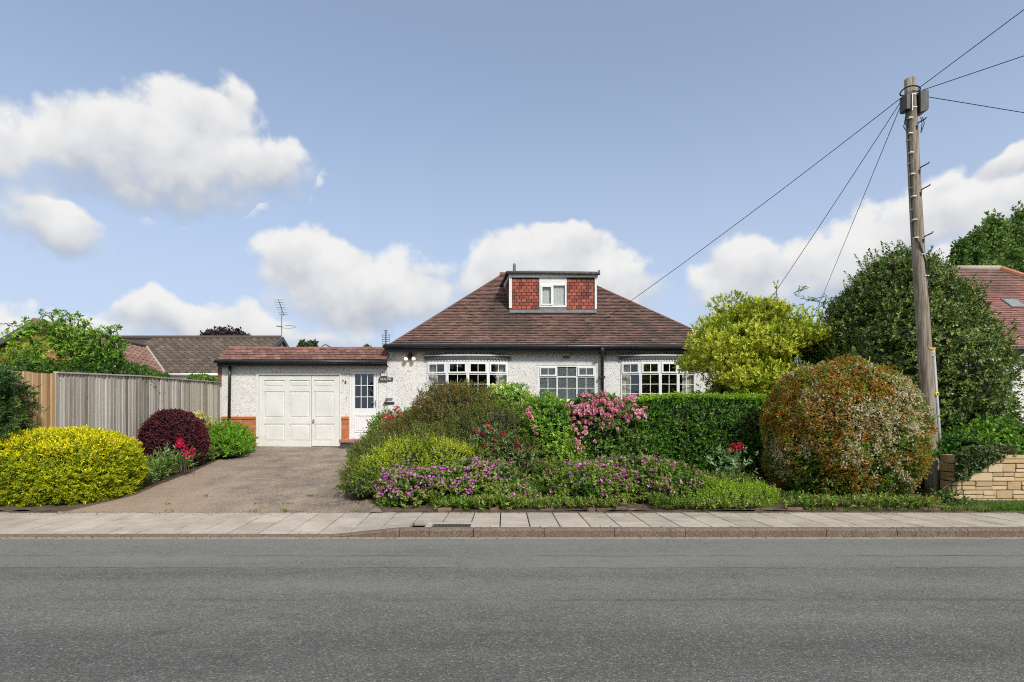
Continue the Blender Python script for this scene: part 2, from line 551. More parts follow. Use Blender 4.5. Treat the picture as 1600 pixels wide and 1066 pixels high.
m, x, b = material('bulb')
b.inputs['Base Color'].default_value = (.9, .6, .4, 1)
b.inputs['Emission Color'].default_value = (1.0, .62, .36, 1)
b.inputs['Emission Strength'].default_value = 1.3
M['bulb'] = m


# ------------------------------------------------------------------ mesh helpers
def P3(px, py, Y):
    return ((px - CX) * Y / F, Y, CZ + (HY - py) * Y / F)


def gz(y):
    return .105 if y < 8.93 else (.105 + .1 * (y - 8.93) if y < 16.9 else .902)


def gy(py):
    """distance of a point of the sloping front garden seen at row py"""
    return 2.178 / (.1 + (py - HY) / F)


def link(o, parent=None):
    COL.objects.link(o)
    if parent is not None:
        o.parent = parent
    return o


def tag(o, label=None, cat=None, group=None, kind=None):
    if label:
        o['label'] = label
    if cat:
        o['category'] = cat
    if group:
        o['group'] = group
    if kind:
        o['kind'] = kind
    return o


def thing(name, label, cat, loc=(0, 0, 0), group=None, kind=None):
    o = bpy.data.objects.new(name, None)
    o.empty_display_size = .2
    link(o)
    o.location = loc
    bpy.context.view_layer.update()
    return tag(o, label, cat, group, kind)


class MB:
    def __init__(s, T=None):
        s.v, s.f, s.c, s.T = [], [], [], T

    def add(s, vs, fs, col=None):
        k = len(s.v)
        if s.T:
            vs = [s.T(*q) for q in vs]
        s.v += [tuple(q) for q in vs]
        for q in fs:
            s.f.append(tuple(i + k for i in q))
            if col is not None:
                s.c.append(col)

    def box(s, x0, x1, y0, y1, z0, z1, col=None):
        s.add([(x0, y0, z0), (x1, y0, z0), (x1, y1, z0), (x0, y1, z0), (x0, y0, z1), (x1, y0, z1), (x1, y1, z1), (x0, y1, z1)],
              [(3, 2, 1, 0), (4, 5, 6, 7), (0, 1, 5, 4), (1, 2, 6, 5), (2, 3, 7, 6), (3, 0, 4, 7)], col)
        return s

    def quad(s, a, b_, c, d, col=None):
        s.add([a, b_, c, d], [(0, 1, 2, 3)], col)
        return s

    def prism(s, pts, vec):
        n = len(pts)
        top = [tuple(np.add(q, vec)) for q in pts]
        fs = [tuple(range(n))[::-1], tuple(range(n, 2 * n))] + [(i, (i + 1) % n, n + (i + 1) % n, n + i) for i in range(n)]
        s.add(list(pts) + top, fs)
        return s

    def tube(s, pts, rad, n=8, cap=True):
        pts = [Vector(q) for q in pts]
        if not hasattr(rad, '__len__'):
            rad = [rad] * len(pts)
        vs, fs = [], []
        up = None
        for i, q in enumerate(pts):
            t = (pts[min(i + 1, len(pts) - 1)] - pts[max(i - 1, 0)]).normalized()
            if up is None:
                up = Vector((0, 0, 1)) if abs(t.z) < .9 else Vector((1, 0, 0))
            a = t.cross(up).normalized()
            up = a.cross(t).normalized()
            for k in range(n):
                an = 2 * math.pi * k / n
                vs.append(tuple(q + (a * math.cos(an) + up * math.sin(an)) * rad[i]))
        for i in range(len(pts) - 1):
            for k in range(n):
                k2 = (k + 1) % n
                fs.append((i * n + k, i * n + k2, (i + 1) * n + k2, (i + 1) * n + k))
        if cap:
            fs.append(tuple(range(n))[::-1])
            fs.append(tuple(range((len(pts) - 1) * n, len(pts) * n)))
        s.add(vs, fs)
        return s

    def mesh(s, name, mat, smooth=False, bevel=0.0, fix=True):
        me = bpy.data.meshes.new(name)
        me.from_pydata(s.v, [], s.f)
        if s.c:
            a = me.attributes.new('col', 'FLOAT_COLOR', 'FACE')
            a.data.foreach_set('color', np.array([(*c, 1) for c in s.c], dtype=np.float32).ravel())
        elif fix or bevel:
            bm = bmesh.new()
            bm.from_mesh(me)
            if fix:
                bmesh.ops.recalc_face_normals(bm, faces=bm.faces)
            if bevel:
                bmesh.ops.bevel(bm, geom=list(bm.edges), offset=bevel, segments=1, affect='EDGES')
            bm.to_mesh(me)
            bm.free()
        me.materials.append(M[mat] if isinstance(mat, str) else mat)
        if smooth:
            me.polygons.foreach_set('use_smooth', [True] * len(me.polygons))
        me.update()
        return me

    def build(s, name, mat, parent=None, smooth=False, bevel=0.0, fix=True):
        me = s.mesh(name, mat, smooth, bevel, fix)
        o = bpy.data.objects.new(name, me)
        link(o, parent)
        if parent is not None:
            o.matrix_parent_inverse = parent.matrix_world.inverted()
        return o


def inst(me, name, parent, loc, rot=(0, 0, 0), scale=(1, 1, 1)):
    o = bpy.data.objects.new(name, me)
    link(o, parent)
    if parent is not None:
        o.matrix_parent_inverse = parent.matrix_world.inverted()
    o.location, o.rotation_euler, o.scale = loc, rot, scale
    return o


def boxmesh(name, sx, sy, sz, mat, bevel):
    return MB().box(-sx / 2, sx / 2, -sy / 2, sy / 2, -sz / 2, sz / 2).mesh(name, mat, bevel=bevel)


def text(name, body, size, loc, mat, parent, depth=.004):
    cu = bpy.data.curves.new(name, 'FONT')
    cu.body = body
    cu.size = size
    cu.extrude = depth
    cu.align_x = 'CENTER'
    cu.align_y = 'CENTER'
    tmp = bpy.data.objects.new('tmp', cu)
    COL.objects.link(tmp)
    bpy.context.view_layer.update()
    me = bpy.data.meshes.new_from_object(tmp.evaluated_get(bpy.context.evaluated_depsgraph_get()))
    bpy.data.objects.remove(tmp)
    me.materials.clear()
    me.materials.append(M[mat])
    me.transform(Matrix.Translation(loc) @ Matrix.Rotation(R(90), 4, 'X'))
    o = bpy.data.objects.new(name, me)
    link(o, parent)
    if parent is not None:
        o.matrix_parent_inverse = parent.matrix_world.inverted()
    return o


# ------------------------------------------------------------------ ground, road, pavement, drive
rng = np.random.default_rng(7)
random.seed(7)
prof = [(-700, -.03), (-1.2, -.03), (-1.0, -.06), (7.40, -.06), (7.60, -.05), (8.90, -.02), (8.97, .10), (12.9, gz(12.9) - .005), (16.9, .897), (60, .897), (900, .89)]
mb = MB()
xs = [-700, -60, -20, 20, 60, 700]
for i in range(len(prof) - 1):
    for j in range(len(xs) - 1):
        mb.quad((xs[j], prof[i][0], prof[i][1]), (xs[j + 1], prof[i][0], prof[i][1]), (xs[j + 1], prof[i + 1][0], prof[i + 1][1]), (xs[j], prof[i + 1][0], prof[i + 1][1]))
tag(mb.build('ground', 'ground', fix=False), 'open ground of lawns and gardens round the houses', kind='structure')
mb = MB()
mb.quad((-150, -1.0, 0), (150, -1.0, 0), (150, 7.47, 0), (-150, 7.47, 0))
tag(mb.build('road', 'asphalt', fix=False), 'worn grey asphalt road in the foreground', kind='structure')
mb = MB()
mb.box(-150, 150, -3.2, -1.0, -.02, .10)
tag(mb.build('pavement', 'paving_slab'), 'opposite pavement behind the viewer', kind='structure')

# near pavement: bed, slabs, kerb stones
pav = MB()
pav.quad((-150, 7.55, -.03), (150, 7.55, -.03), (150, 8.96, .075), (-150, 8.96, .075))
pav = tag(pav.build('pavement', 'soil', fix=False), 'slabbed pavement with kerb along the far side of the road', kind='structure')


def drop(x):                 # how far the pavement is lowered for the drive crossing
    return min(1, max(0, (-1.30 - x) / .75)) if x > -9.6 else max(0, min(1, (x + 10.6) / 1.0))


def ztop(x, y):
    t = (8.93 - y) / (8.93 - 7.47)
    return .11 - .095 * drop(x) * t


slab_cache = {}


def slab(x0, x1, y0, y1, name='slab', h=.05, mat='paving_slab', gap=.008):
    sx, sy = round(x1 - x0 - 2 * gap, 3), round(y1 - y0 - 2 * gap, 3)
    key = (sx, sy, mat)
    if key not in slab_cache:
        slab_cache[key] = boxmesh(name, sx, sy, h, mat, .004)
    cx, cy = (x0 + x1) / 2, (y0 + y1) / 2
    zc = ztop(cx, cy)
    rx = math.atan2(ztop(cx, y1) - ztop(cx, y0), y1 - y0) + random.uniform(-.004, .004)
    ry = -math.atan2(ztop(x1, cy) - ztop(x0, cy), x1 - x0) + random.uniform(-.005, .005)
    return inst(slab_cache[key], name, pav, (cx, cy, zc - h / 2 + random.uniform(-.002, .002)), (rx, ry, 0))


x0 = .342 - .4 * 30
for c in range(60):
    xa, xb = x0 + c * .4, x0 + (c + 1) * .4
    if xa > 8.0 and xa < 8.7:
        cuts = [7.60, 8.05, 8.2]
    else:
        cuts = [7.60, 7.98, 8.58, 8.935] if c % 2 or -1.06 < (xa + xb) / 2 < -.26 else [7.60, 7.74, 8.28, 8.935]
        if c % 7 == 3 and not -1.06 < (xa + xb) / 2 < -.26:
            cuts = [7.60, 8.30, 8.935]
    ctr = (xa + xb) / 2
    for i in range(len(cuts) - 1):
        if -1.06 < ctr < -.26 and cuts[i] < 7.7:
            continue
        if c % 2 == 0 and i == 0 and len(cuts) == 4 and cuts[1] < 7.8:
            for q in range(3):                    # cut pieces beside the kerb
                slab(xa + q * .4 / 3, xa + (q + 1) * .4 / 3, cuts[0], cuts[1], gap=.006)
        else:
            slab(xa, xb, cuts[i], cuts[i + 1])
for (xa, xb, ya, yb) in [(-1.058, -.965, 7.6, 7.98), (-.415, -.258, 7.6, 7.98), (-.965, -.415, 7.86, 7.98)]:
    slab(xa, xb, ya, yb, gap=.005)
# kerb stones
kerb_profile = [(7.47, -.08), (7.46, .085), (7.482, .11), (7.595, .11), (7.595, -.08)]
low_profile = [(7.47, -.08), (7.46, .008), (7.475, .018), (7.595, .022), (7.595, -.08)]
kx = .52 - .915 * 15


def kerb(xa, xb, pa, pb):
    vs = [(xa, y, z) for y, z in pa] + [(xb, y, z) for y, z in pb]
    n = len(pa)
    fs = [tuple(range(n)), tuple(range(n, 2 * n))[::-1]] + [(i, (i + 1) % n, n + (i + 1) % n, n + i) for i in range(n)]
    q = MB()
    q.add(vs, fs)
    o = q.build('kerb_stone', 'kerb_stone', pav)
    return o


km = None
for i in range(30):
    xa = kx + i * .915
    xb = xa + .915 - .008
    if xa < -9.9:
        o = kerb(xa, xb, kerb_profile, kerb_profile)
    elif xb < -2.02:
        o = kerb(xa, xb, low_profile, low_profile)
    elif xa < -1.5:
        kerb(xa, -1.36, low_profile, kerb_profile)
        kerb(-1.352, -.98, kerb_profile, kerb_profile)
        kerb(-.972, -.404, kerb_profile, kerb_profile)
    elif xa < -.9:
        continue
    else:
        kerb(max(xa, -.396), xb, kerb_profile, kerb_profile)

# pavement covers (hinged iron lids)
dc = thing('drain_cover', 'rusty iron drain cover with cross ribs set behind the kerb', 'drain cover', (-.69, 7.73, .11))
MB().box(-.96, -.42, 7.61, 7.85, .06, .104).build('cover_plate', 'iron', dc, bevel=.004)
for i in range(11):
    xx = -.945 + i * .046
    for j in range(4):
        MB().box(xx, xx + .032, 7.622 + j * .056, 7.622 + j * .056 + .042, .1035, .112).build('rib', 'iron', dc)
ic = thing('inspection_cover', 'concrete filled inspection cover in the pavement by the grass verge', 'inspection cover', (8.3, 8.5, .11))
MB().box(7.96, 8.72, 8.22, 8.9, .05, .108).build('infill', 'paving_slab', ic, bevel=.004)
fr_ = MB()
fr_.box(7.945, 8.735, 8.203, 8.2195, .05, .113)
fr_.box(7.945, 8.735, 8.9005, 8.917, .05, .113)
fr_.box(7.945, 7.9595, 8.2195, 8.9005, .05, .113)
fr_.box(8.7205, 8.735, 8.2195, 8.9005, .05, .113)
fr_.build('rim', 'iron', ic)

# drive: three bays of old concrete
drive = thing('driveway', 'worn brown concrete driveway rising to the garage', None, (-4, 12, .4), kind='structure')
Ledge = [(96, 803), (205, 777), (250, 757), (300, 738), (345, 717), (386, 702), (398, 698)]
Redge = [(586, 803), (583, 790), (572, 770), (558, 755), (553, 735), (562, 710), (580, 697)]
LE = sorted([(gy(v), (u - CX) * gy(v) / F) for u, v in Ledge])
RE = sorted([(gy(v), (u - CX) * gy(v) / F) for u, v in Redge])
LE[0] = (8.94, LE[0][1]); RE[0] = (8.94, RE[0][1])
LE.append((17.2, LE[-1][1])); RE.append((17.2, RE[-1][1]))


def edge(E, y):
    return float(np.interp(y, [e_[0] for e_ in E], [e_[1] for e_ in E]))


for ya, yb in [(8.945, 10.03), (10.05, 13.6), (13.62, 16.83)]:
    mb = MB()
    ys = np.linspace(ya, yb, 12)
    N_ = 16
    vs, fs = [], []
    for y in ys:
        l, r_ = edge(LE, y) - .12, edge(RE, y) + .25
        for k in range(N_ + 1):
            xx = l + (r_ - l) * k / N_
            vs.append((xx, y, gz(y) + .014 + .006 * math.sin(xx * 2.1 + y)))
    for i in range(len(ys) - 1):
        for k in range(N_):
            a = i * (N_ + 1) + k
            fs.append((a, a + 1, a + N_ + 2, a + N_ + 1))
    # front edge
    for k in range(N_):
        vs += [(vs[k][0], ya, vs[k][2] - .03)]
    n0 = len(ys) * (N_ + 1)
    for k in range(N_ - 1):
        fs.append((n0 + k, n0 + k + 1, k + 1, k))
    mb.add(vs, fs)
    mb.build('concrete_bay', 'drive_concrete', drive, smooth=False, fix=False)

# front beds (soil following the slope)
for nm, xa_, xb_, lab in [('flower_bed', None, 7.3, 'sloping soil bed under the front garden shrubs'), ('side_bed', -8.6, None, 'narrow soil bed between fence and driveway')]:
    mb = MB()
    ys = np.linspace(8.95, 16.8, 20)
    for i in range(len(ys) - 1):
        row = []
        for y in (ys[i], ys[i + 1]):
            l = xa_ if xa_ is not None else edge(RE, y) + .1
            r_ = xb_ if xb_ is not None else edge(LE, y) + .02
            row.append([(l + (r_ - l) * k / 14, y, gz(y) + .02 + .03 * math.sin(k * .9) ** 2 * math.sin(math.pi * k / 14)) for k in range(15)])
        for k in range(14):
            mb.quad(row[0][k], row[0][k + 1], row[1][k + 1], row[1][k])
    l0_, r0_ = (xa_ if xa_ is not None else edge(RE, 8.95) + .1), (xb_ if xb_ is not None else edge(LE, 8.95) + .02)
    mb.quad((l0_, 8.945, .05), (r0_, 8.945, .05), (r0_, 8.95, gz(8.95) + .02), (l0_, 8.95, gz(8.95) + .02))
    tag(mb.build(nm, 'soil', fix=False), lab, kind='structure')


# ------------------------------------------------------------------ builders for house parts
YW = 16.8


def WX(px, Y=YW):
    return (px - CX) * Y / F


def WZ(py, Y=YW):
    return CZ + (HY - py) * Y / F


def wall_plane(mb, x0, x1, z0, z1, holes, y, depth):
    X = sorted({x0, x1, *[v for h in holes for v in h[:2]]})
    Z = sorted({z0, z1, *[v for h in holes for v in h[2:]]})
    for i in range(len(X) - 1):
        for j in range(len(Z) - 1):
            cx, cz = (X[i] + X[i + 1]) / 2, (Z[j] + Z[j + 1]) / 2
            if any(a < cx < b_ and c < cz < d for a, b_, c, d in holes):
                continue
            mb.quad((X[i], y, Z[j]), (X[i + 1], y, Z[j]), (X[i + 1], y, Z[j + 1]), (X[i], y, Z[j + 1]))
    for a, b_, c, d in holes:
        mb.quad((a, y, c), (a, y + depth, c), (a, y + depth, d), (a, y, d))
        mb.quad((b_, y, c), (b_, y, d), (b_, y + depth, d), (b_, y + depth, c))
        mb.quad((a, y, d), (a, y + depth, d), (b_, y + depth, d), (b_, y, d))
        mb.quad((a, y, c), (b_, y, c), (b_, y + depth, c), (a, y + depth, c))


def facet(A, B, z0):
    """local (u along, d outwards, w up) -> world"""
    A, B = np.array(A, float), np.array(B, float)
    U = (B - A) / np.linalg.norm(B - A)
    D = np.array([U[1], -U[0]])
    return (lambda u, d, w: (A[0] + U[0] * u + D[0] * d, A[1] + U[1] * u + D[1] * d, z0 + w)), float(np.linalg.norm(B - A))


def window(parent, T, W, H, lights, glass='glass', fw=.045, d0=0.0, name='window'):
    """lights: (u0,u1,w0,w1,opening sash?,columns,rows)"""
    mb = MB(T)
    mb.box(0, W, d0 - .06, d0, 0, fw)
    mb.box(0, W, d0 - .06, d0, H - fw, H)
    mb.box(0, fw, d0 - .06, d0 - .001, fw, H - fw)
    mb.box(W - fw, W, d0 - .06, d0 - .001, fw, H - fw)
    us = sorted({l[0] for l in lights} | {l[1] for l in lights})
    for l in lights:
        u0, u1, w0, w1 = l[:4]
        m_ = .016
        if u1 < W - fw - .005:
            mb.box(u1, u1 + fw * .9, d0 - .058, d0 - .002, w0, w1)
        if w1 < H - fw - .005:
            mb.box(u0, u1 + (fw * .9 if u1 < W - fw - .005 else 0), d0 - .056, d0 - .003, w1, w1 + fw * .9)
    o = mb.build(name, 'white_upvc', parent)
    for l in lights:
        u0, u1, w0, w1, sash, nc, nr = l
        dd = d0 - .03
        if sash:
            s_ = .042
            q = MB(T)
            q.box(u0 - .012, u1 + .012, d0 + .001, d0 + .022, w0 - .012, w0 + s_ - .012)
            q.box(u0 - .012, u1 + .012, d0 + .001, d0 + .022, w1 - s_ + .012, w1 + .012)
            q.box(u0 - .012, u0 + s_ - .012, d0 + .001, d0 + .021, w0 + s_ - .012, w1 - s_ + .012)
            q.box(u1 - s_ + .012, u1 + .012, d0 + .001, d0 + .021, w0 + s_ - .012, w1 - s_ + .012)
            q.build('sash', 'white_upvc', o)
            u0, u1, w0, w1 = u0 + s_ - .014, u1 - s_ + .014, w0 + s_ - .014, w1 - s_ + .014
            dd = d0 + .008
        b_ = .009
        if nc * nr > 1:
            q = MB(T)
            for k in range(1, nc):
                uc = u0 + (u1 - u0) * k / nc
                q.box(uc - b_, uc + b_, dd - .008, dd + .007, w0, w1)
            for k in range(1, nr):
                wc = w0 + (w1 - w0) * k / nr
                q.box(u0, u1, dd - .007, dd + .006, wc - b_, wc + b_)
            q.build('glazing_bar', 'white_upvc', o)
        for i in range(nc):
            for j in range(nr):
                q = MB(T)
                a0, a1 = u0 + (u1 - u0) * i / nc, u0 + (u1 - u0) * (i + 1) / nc
                c0, c1 = w0 + (w1 - w0) * j / nr, w0 + (w1 - w0) * (j + 1) / nr
                q.quad((a0, dd, c0), (a1, dd, c0), (a1, dd, c1), (a0, dd, c1))
                q.build('pane', glass, o, fix=False)
    return o


def pal(cols, n=None):
    return cols[rng.integers(len(cols))]


def tile_plane(mb, O, U, V, wfn, vmax, cols, gauge=.1, tw=.165, th=.016, weather=None):
    O, U, V = np.array(O, float), np.array(U, float), np.array(V, float)
    U /= np.linalg.norm(U); V /= np.linalg.norm(V)
    Nn = np.cross(U, V)
    if Nn[2] < 0:
        Nn = -Nn
    nk = int(vmax / gauge + .5)
    for k in range(nk):
        v0 = k * gauge
        v1 = min(v0 + gauge * 1.12, vmax)
        xl, xr = wfn(v0 + gauge * .5)
        i0 = math.floor((xl - (k % 2) * tw / 2) / tw)
        u = i0 * tw + (k % 2) * tw / 2
        while u < xr:
            a, b_ = max(u + .002, xl), min(u + tw - .002, xr)
            if b_ - a > .03:
                t = th + rng.uniform(-.005, .006)
                c = (np.array(cols[rng.integers(len(cols))]) * .55 + np.mean(cols, axis=0) * .45) * rng.uniform(.82, 1.15)
                if weather is not None:
                    c = weather(c, (a + b_) / 2, v0)
                sk = rng.uniform(-.003, .003)
                p0, p1 = O + U * a + V * (v0 + sk) + Nn * t, O + U * b_ + V * (v0 - sk) + Nn * (t + rng.uniform(-.003, .003))
                p2, p3 = O + U * b_ + V * v1 + Nn * .003, O + U * a + V * v1 + Nn * .003
                q0, q1 = p0 - Nn * .011 + V * .006, p1 - Nn * .011 + V * .006
                mb.add([p0, p1, p2, p3, q0, q1], [(0, 1, 2, 3), (4, 5, 1, 0)], tuple(c))
            u += tw


def vn(p, seed=0):
    """value noise, p (n,3)"""
    p = np.asarray(p, float)
    i = np.floor(p).astype(np.int64)
    f = p - i
    f = f * f * (3 - 2 * f)

    def h(a):
        n_ = (a[:, 0] * 73856093) ^ (a[:, 1] * 19349663) ^ (a[:, 2] * 83492791) ^ (seed * 2654435761)
        n_ = (n_ ^ (n_ >> 13)) * 1274126177
        n_ = n_ ^ (n_ >> 16)
        return (n_ & 0xffff) / 65535.0
    r_ = 0
    for dx in (0, 1):
        for dy in (0, 1):
            for dz in (0, 1):
                w = (f[:, 0] if dx else 1 - f[:, 0]) * (f[:, 1] if dy else 1 - f[:, 1]) * (f[:, 2] if dz else 1 - f[:, 2])
                r_ = r_ + w * h(i + np.array([dx, dy, dz]))
    return r_


# ------------------------------------------------------------------ the white bungalow with attached garage
H = thing('bungalow', 'white pebbledashed bungalow with brown tiled hip roof, dormer and attached garage', 'house', (1.4, 18, .9))
XL, XR = WX(605), WX(1121)
YB = 24.2
ZE = 3.76
bowL = (WX(667), WX(794), WZ(648), WZ(564.5))
bowR = (WX(970), WX(1087), WZ(648), WZ(564.5))
mid = (WX(841), WX(931.5), WZ(626), WZ(571))
mb = MB()
wall_plane(mb, XL, XR, .6, ZE, [bowL, bowR, mid], YW, .14)
mb.quad((XL, YB, .6), (XL, YW, .6), (XL, YW, ZE), (XL, YB, ZE))
mb.quad((XR, YW, .6), (XR, YB, .6), (XR, YB, ZE), (XR, YW, ZE))
mb.quad((XR, YB, .6), (XL, YB, .6), (XL, YB, ZE), (XR, YB, ZE))
mb.build('wall', 'pebbledash', H, fix=False)
# garage front wall
GX0, GX1 = WX(345.5), XL
YG = 16.83
gd_ = (WX(400), WX(533), .86, WZ(582.5))
fd_ = (WX(545.5), WX(591), .98, WZ(576.5))
mb = MB()
wall_plane(mb, GX0, GX1, .6, 3.52, [gd_, fd_], YG, .12)
mb.quad((GX0, 22.5, .6), (GX0, YG, .6), (GX0, YG, 3.52), (GX0, 22.5, 3.52))
mb.quad((GX1, 22.5, .6), (GX0, 22.5, .6), (GX0, 22.5, 3.52), (GX1, 22.5, 3.52))
mb.build('garage_wall', 'pebbledash', H, fix=False)
# rooms behind the glass
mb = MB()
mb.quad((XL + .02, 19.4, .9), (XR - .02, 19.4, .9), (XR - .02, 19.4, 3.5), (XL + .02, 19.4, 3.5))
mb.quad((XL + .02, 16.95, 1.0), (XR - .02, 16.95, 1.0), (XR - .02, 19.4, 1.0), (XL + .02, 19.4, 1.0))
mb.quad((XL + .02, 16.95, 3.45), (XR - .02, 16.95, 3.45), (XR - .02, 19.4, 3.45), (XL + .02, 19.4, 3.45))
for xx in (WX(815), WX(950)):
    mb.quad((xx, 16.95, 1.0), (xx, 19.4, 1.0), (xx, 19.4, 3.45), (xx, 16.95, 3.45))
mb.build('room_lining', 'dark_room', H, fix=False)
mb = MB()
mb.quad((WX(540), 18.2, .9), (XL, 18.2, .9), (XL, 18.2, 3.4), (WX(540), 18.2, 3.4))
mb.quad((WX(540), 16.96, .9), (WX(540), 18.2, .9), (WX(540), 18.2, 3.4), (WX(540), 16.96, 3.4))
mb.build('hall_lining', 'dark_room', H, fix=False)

# brick plinth
brick_me = boxmesh('brick', .222, .03, .0735, 'brick', .004)
half_me = boxmesh('brick', .105, .03, .0735, 'brick', .004)
cope_me = boxmesh('coping_brick', .222, .05, .085, 'brick', .008)
for (a, b_) in [(GX0, gd_[0] - .01), (gd_[1] + .01, fd_[0] - .005), (fd_[1] + .01, WX(600))]:
    MB().box(a, b_, YG - .016, YG - .001, .6, 1.70).build('mortar_bed', 'mortar', H)
    k = 0
    z = .66
    while z < 1.68:
        xx = a - (.117 if k % 2 else 0)
        while xx < b_ - .02:
            l, r_ = max(xx, a) + .006, min(xx + .235, b_) - .006
            if r_ - l > .03:
                inst(brick_me, 'brick', H, ((l + r_) / 2, YG - .012 + random.uniform(-.002, .002), z + .043), (0, 0, 0), ((r_ - l) / .222, 1, 1))
            xx += .235
        z += .0863
        k += 1
    xx = a
    while xx < b_ - .02:
        l, r_ = xx + .004, min(xx + .235, b_) - .004
        inst(cope_me, 'coping_brick', H, ((l + r_) / 2, YG - .021, 1.74), (0, 0, 0), ((r_ - l) / .222, 1, 1))
        xx += .235

# garage doors: a wide leaf and a narrow leaf of six plus three panels
fr_ = MB()
fr_.box(gd_[0] + .002, WX(403.6), YG - .02, YG + .09, .86, gd_[3] - .002)
fr_.box(WX(530.3), gd_[1] - .002, YG - .02, YG + .09, .86, gd_[3] - .002)
fr_.box(WX(403.6), WX(530.3), YG - .02, YG + .09, WZ(586), gd_[3] - .002)
fr_.build('garage_frame', 'white_paint', H)
rows = [(689.8, 662.3), (653.2, 611.8), (604.8, 594)]


def leaf_door(pa, pb, cols_, name, yb0, yb1):
    """panelled timber leaf: stiles and rails, each raised panel its own piece"""
    z0, z1 = WZ(yb0), WZ(586.6)
    y0, y1 = YG + .012, YG + .05
    a, b_ = WX(pa), WX(pb)
    holes = [(WX(c0), WX(c1), WZ(r0), WZ(r1)) for c0, c1 in cols_ for r0, r1 in rows]
    mb = MB()
    wall_plane(mb, a, b_, z0, z1, holes, y0, .022)
    mb.quad((a, y1, z0), (a, y0, z0), (a, y0, z1), (a, y1, z1))
    mb.quad((b_, y0, z0), (b_, y1, z0), (b_, y1, z1), (b_, y0, z1))
    mb.quad((b_, y1, z0), (a, y1, z0), (a, y1, z1), (b_, y1, z1))
    mb.quad((a, y0, z0), (a, y1, z0), (b_, y1, z0), (b_, y0, z0))
    o = mb.build(name, 'door_paint', H, fix=False)
    for (c, d, e_, f_) in holes:
        q = MB()
        i1, i2 = .022, .05
        ring = lambda i, yy: [(c + i, yy, e_ + i), (d - i, yy, e_ + i), (d - i, yy, f_ - i), (c + i, yy, f_ - i)]
        vs = ring(0.001, y0 + .022) + ring(i1, y0 + .022) + ring(i2, y0 + .006)
        fs = []
        for k in range(2):
            for j in range(4):
                fs.append((k * 4 + j, k * 4 + (j + 1) % 4, (k + 1) * 4 + (j + 1) % 4, (k + 1) * 4 + j))
        fs.append((8, 9, 10, 11))
        q.add(vs, fs)
        q.build('panel', 'door_paint', o, fix=False)
    return o


la = leaf_door(404.1, 485.7, [(412, 444), (451.7, 483)], 'garage_door', 699.6, 697)
lb = leaf_door(486.3, 529.9, [(490.2, 521.3)], 'garage_door', 697.2, 696)
MB().box(WX(488), WX(490.5), YG - .012, YG + .012, WZ(661), WZ(655.5)).build('latch', 'grey_metal', lb, bevel=.004)
MB().tube([(WX(489.2), YG - .012, WZ(657)), (WX(489.2), YG - .045, WZ(657)), (WX(489.2), YG - .05, WZ(659.5))], .01, 6).build('handle', 'brass', lb)
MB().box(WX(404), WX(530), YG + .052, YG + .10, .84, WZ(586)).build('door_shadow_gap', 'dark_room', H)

# front door
T, W_ = facet((fd_[0] + .003, YG + .02), (fd_[1] - .003, YG + .02), fd_[2])
Hd = fd_[3] - fd_[2] - .004
mb = MB(T)
mb.box(0, W_, -.05, 0, Hd - .06, Hd)
mb.box(0, .06, -.05, -.001, 0, Hd - .06)
mb.box(W_ - .06, W_, -.05, -.001, 0, Hd - .06)
mb.box(.06, W_ - .06, -.05, .005, .10, .15)
mb.build('door_frame', 'white_upvc', H)
l0, l1, b0, t0 = .066, W_ - .066, .155, Hd - .066
g0, g1, gb, gt = WX(553.8) - fd_[0] - .003, WX(583.2) - fd_[0] - .003, WZ(638) - fd_[2], WZ(584.2) - fd_[2]
mb = MB(T)
mb.box(l0, l1, -.045, .002, gt, t0)
mb.box(l0, l1, -.045, .002, b0, gb)
mb.box(l0, g0, -.045, .0015, gb, gt)
mb.box(g1, l1, -.045, .0015, gb, gt)
door = mb.build('front_door', 'white_upvc', H)
mb = MB(T)
for k in (1, 2):
    uc = g0 + (g1 - g0) * k / 3
    mb.box(uc - .009, uc + .009, -.022, .003, gb, gt)
    wc = gb + (gt - gb) * k / 3
    mb.box(g0, g1, -.021, .0025, wc - .009, wc + .009)
mb.build('glazing_bar', 'white_upvc', door)
for i in range(3):
    for j in range(3):
        q = MB(T)
        a0, a1 = g0 + (g1 - g0) * i / 3, g0 + (g1 - g0) * (i + 1) / 3
        c0, c1 = gb + (gt - gb) * j / 3, gb + (gt - gb) * (j + 1) / 3
        q.quad((a0, -.012, c0), (a1, -.012, c0), (a1, -.012, c1), (a0, -.012, c1))
        q.build('pane', 'glass', door, fix=False)
for (ia, ib, da, db) in [(0, .02, .0025, .014), (.05, .065, .0025, .012)]:
    a0, a1, c0, c1 = g0 + ia, g1 - ia, WZ(675.5) - fd_[2] + ia, WZ(647.5) - fd_[2] - ia
    q = MB(T)
    q.box(a0, a1, da, db, c0, c0 + ib - ia)
    q.box(a0, a1, da, db, c1 - ib + ia, c1)
    q.box(a0, a0 + ib - ia, da, db - .0005, c0 + ib - ia, c1 - ib + ia)
    q.box(a1 - ib + ia, a1, da, db - .0005, c0 + ib - ia, c1 - ib + ia)
    q.build('moulding', 'white_upvc', door)
hd = MB(T)
hw = WZ(631) - fd_[2]
hd.box(l1 - .035, l1 - .01, .0025, .012, hw - .10, hw + .10)
hd.tube([(l1 - .022, .01, hw + .03), (l1 - .022, .045, hw + .03), (l1 - .12, .045, hw + .03)], .009, 6)
hd.build('handle', 'grey_metal', door)
# step
MB().box(WX(537), WX(600), 16.30, YG - .018, 1.03, 1.125).build('door_step', 'step_red', H, bevel=.008)
MB().box(WX(538.5), WX(600), 16.34, YG - .02, .8, 1.028).build('step_base', 'dark_brick', H, bevel=.004)
MB().box(gd_[1] + .008, fd_[0] + .02, YG - .045, YG - .03, .80, .99).build('plinth_foot', 'dark_brick', H, bevel=.004)

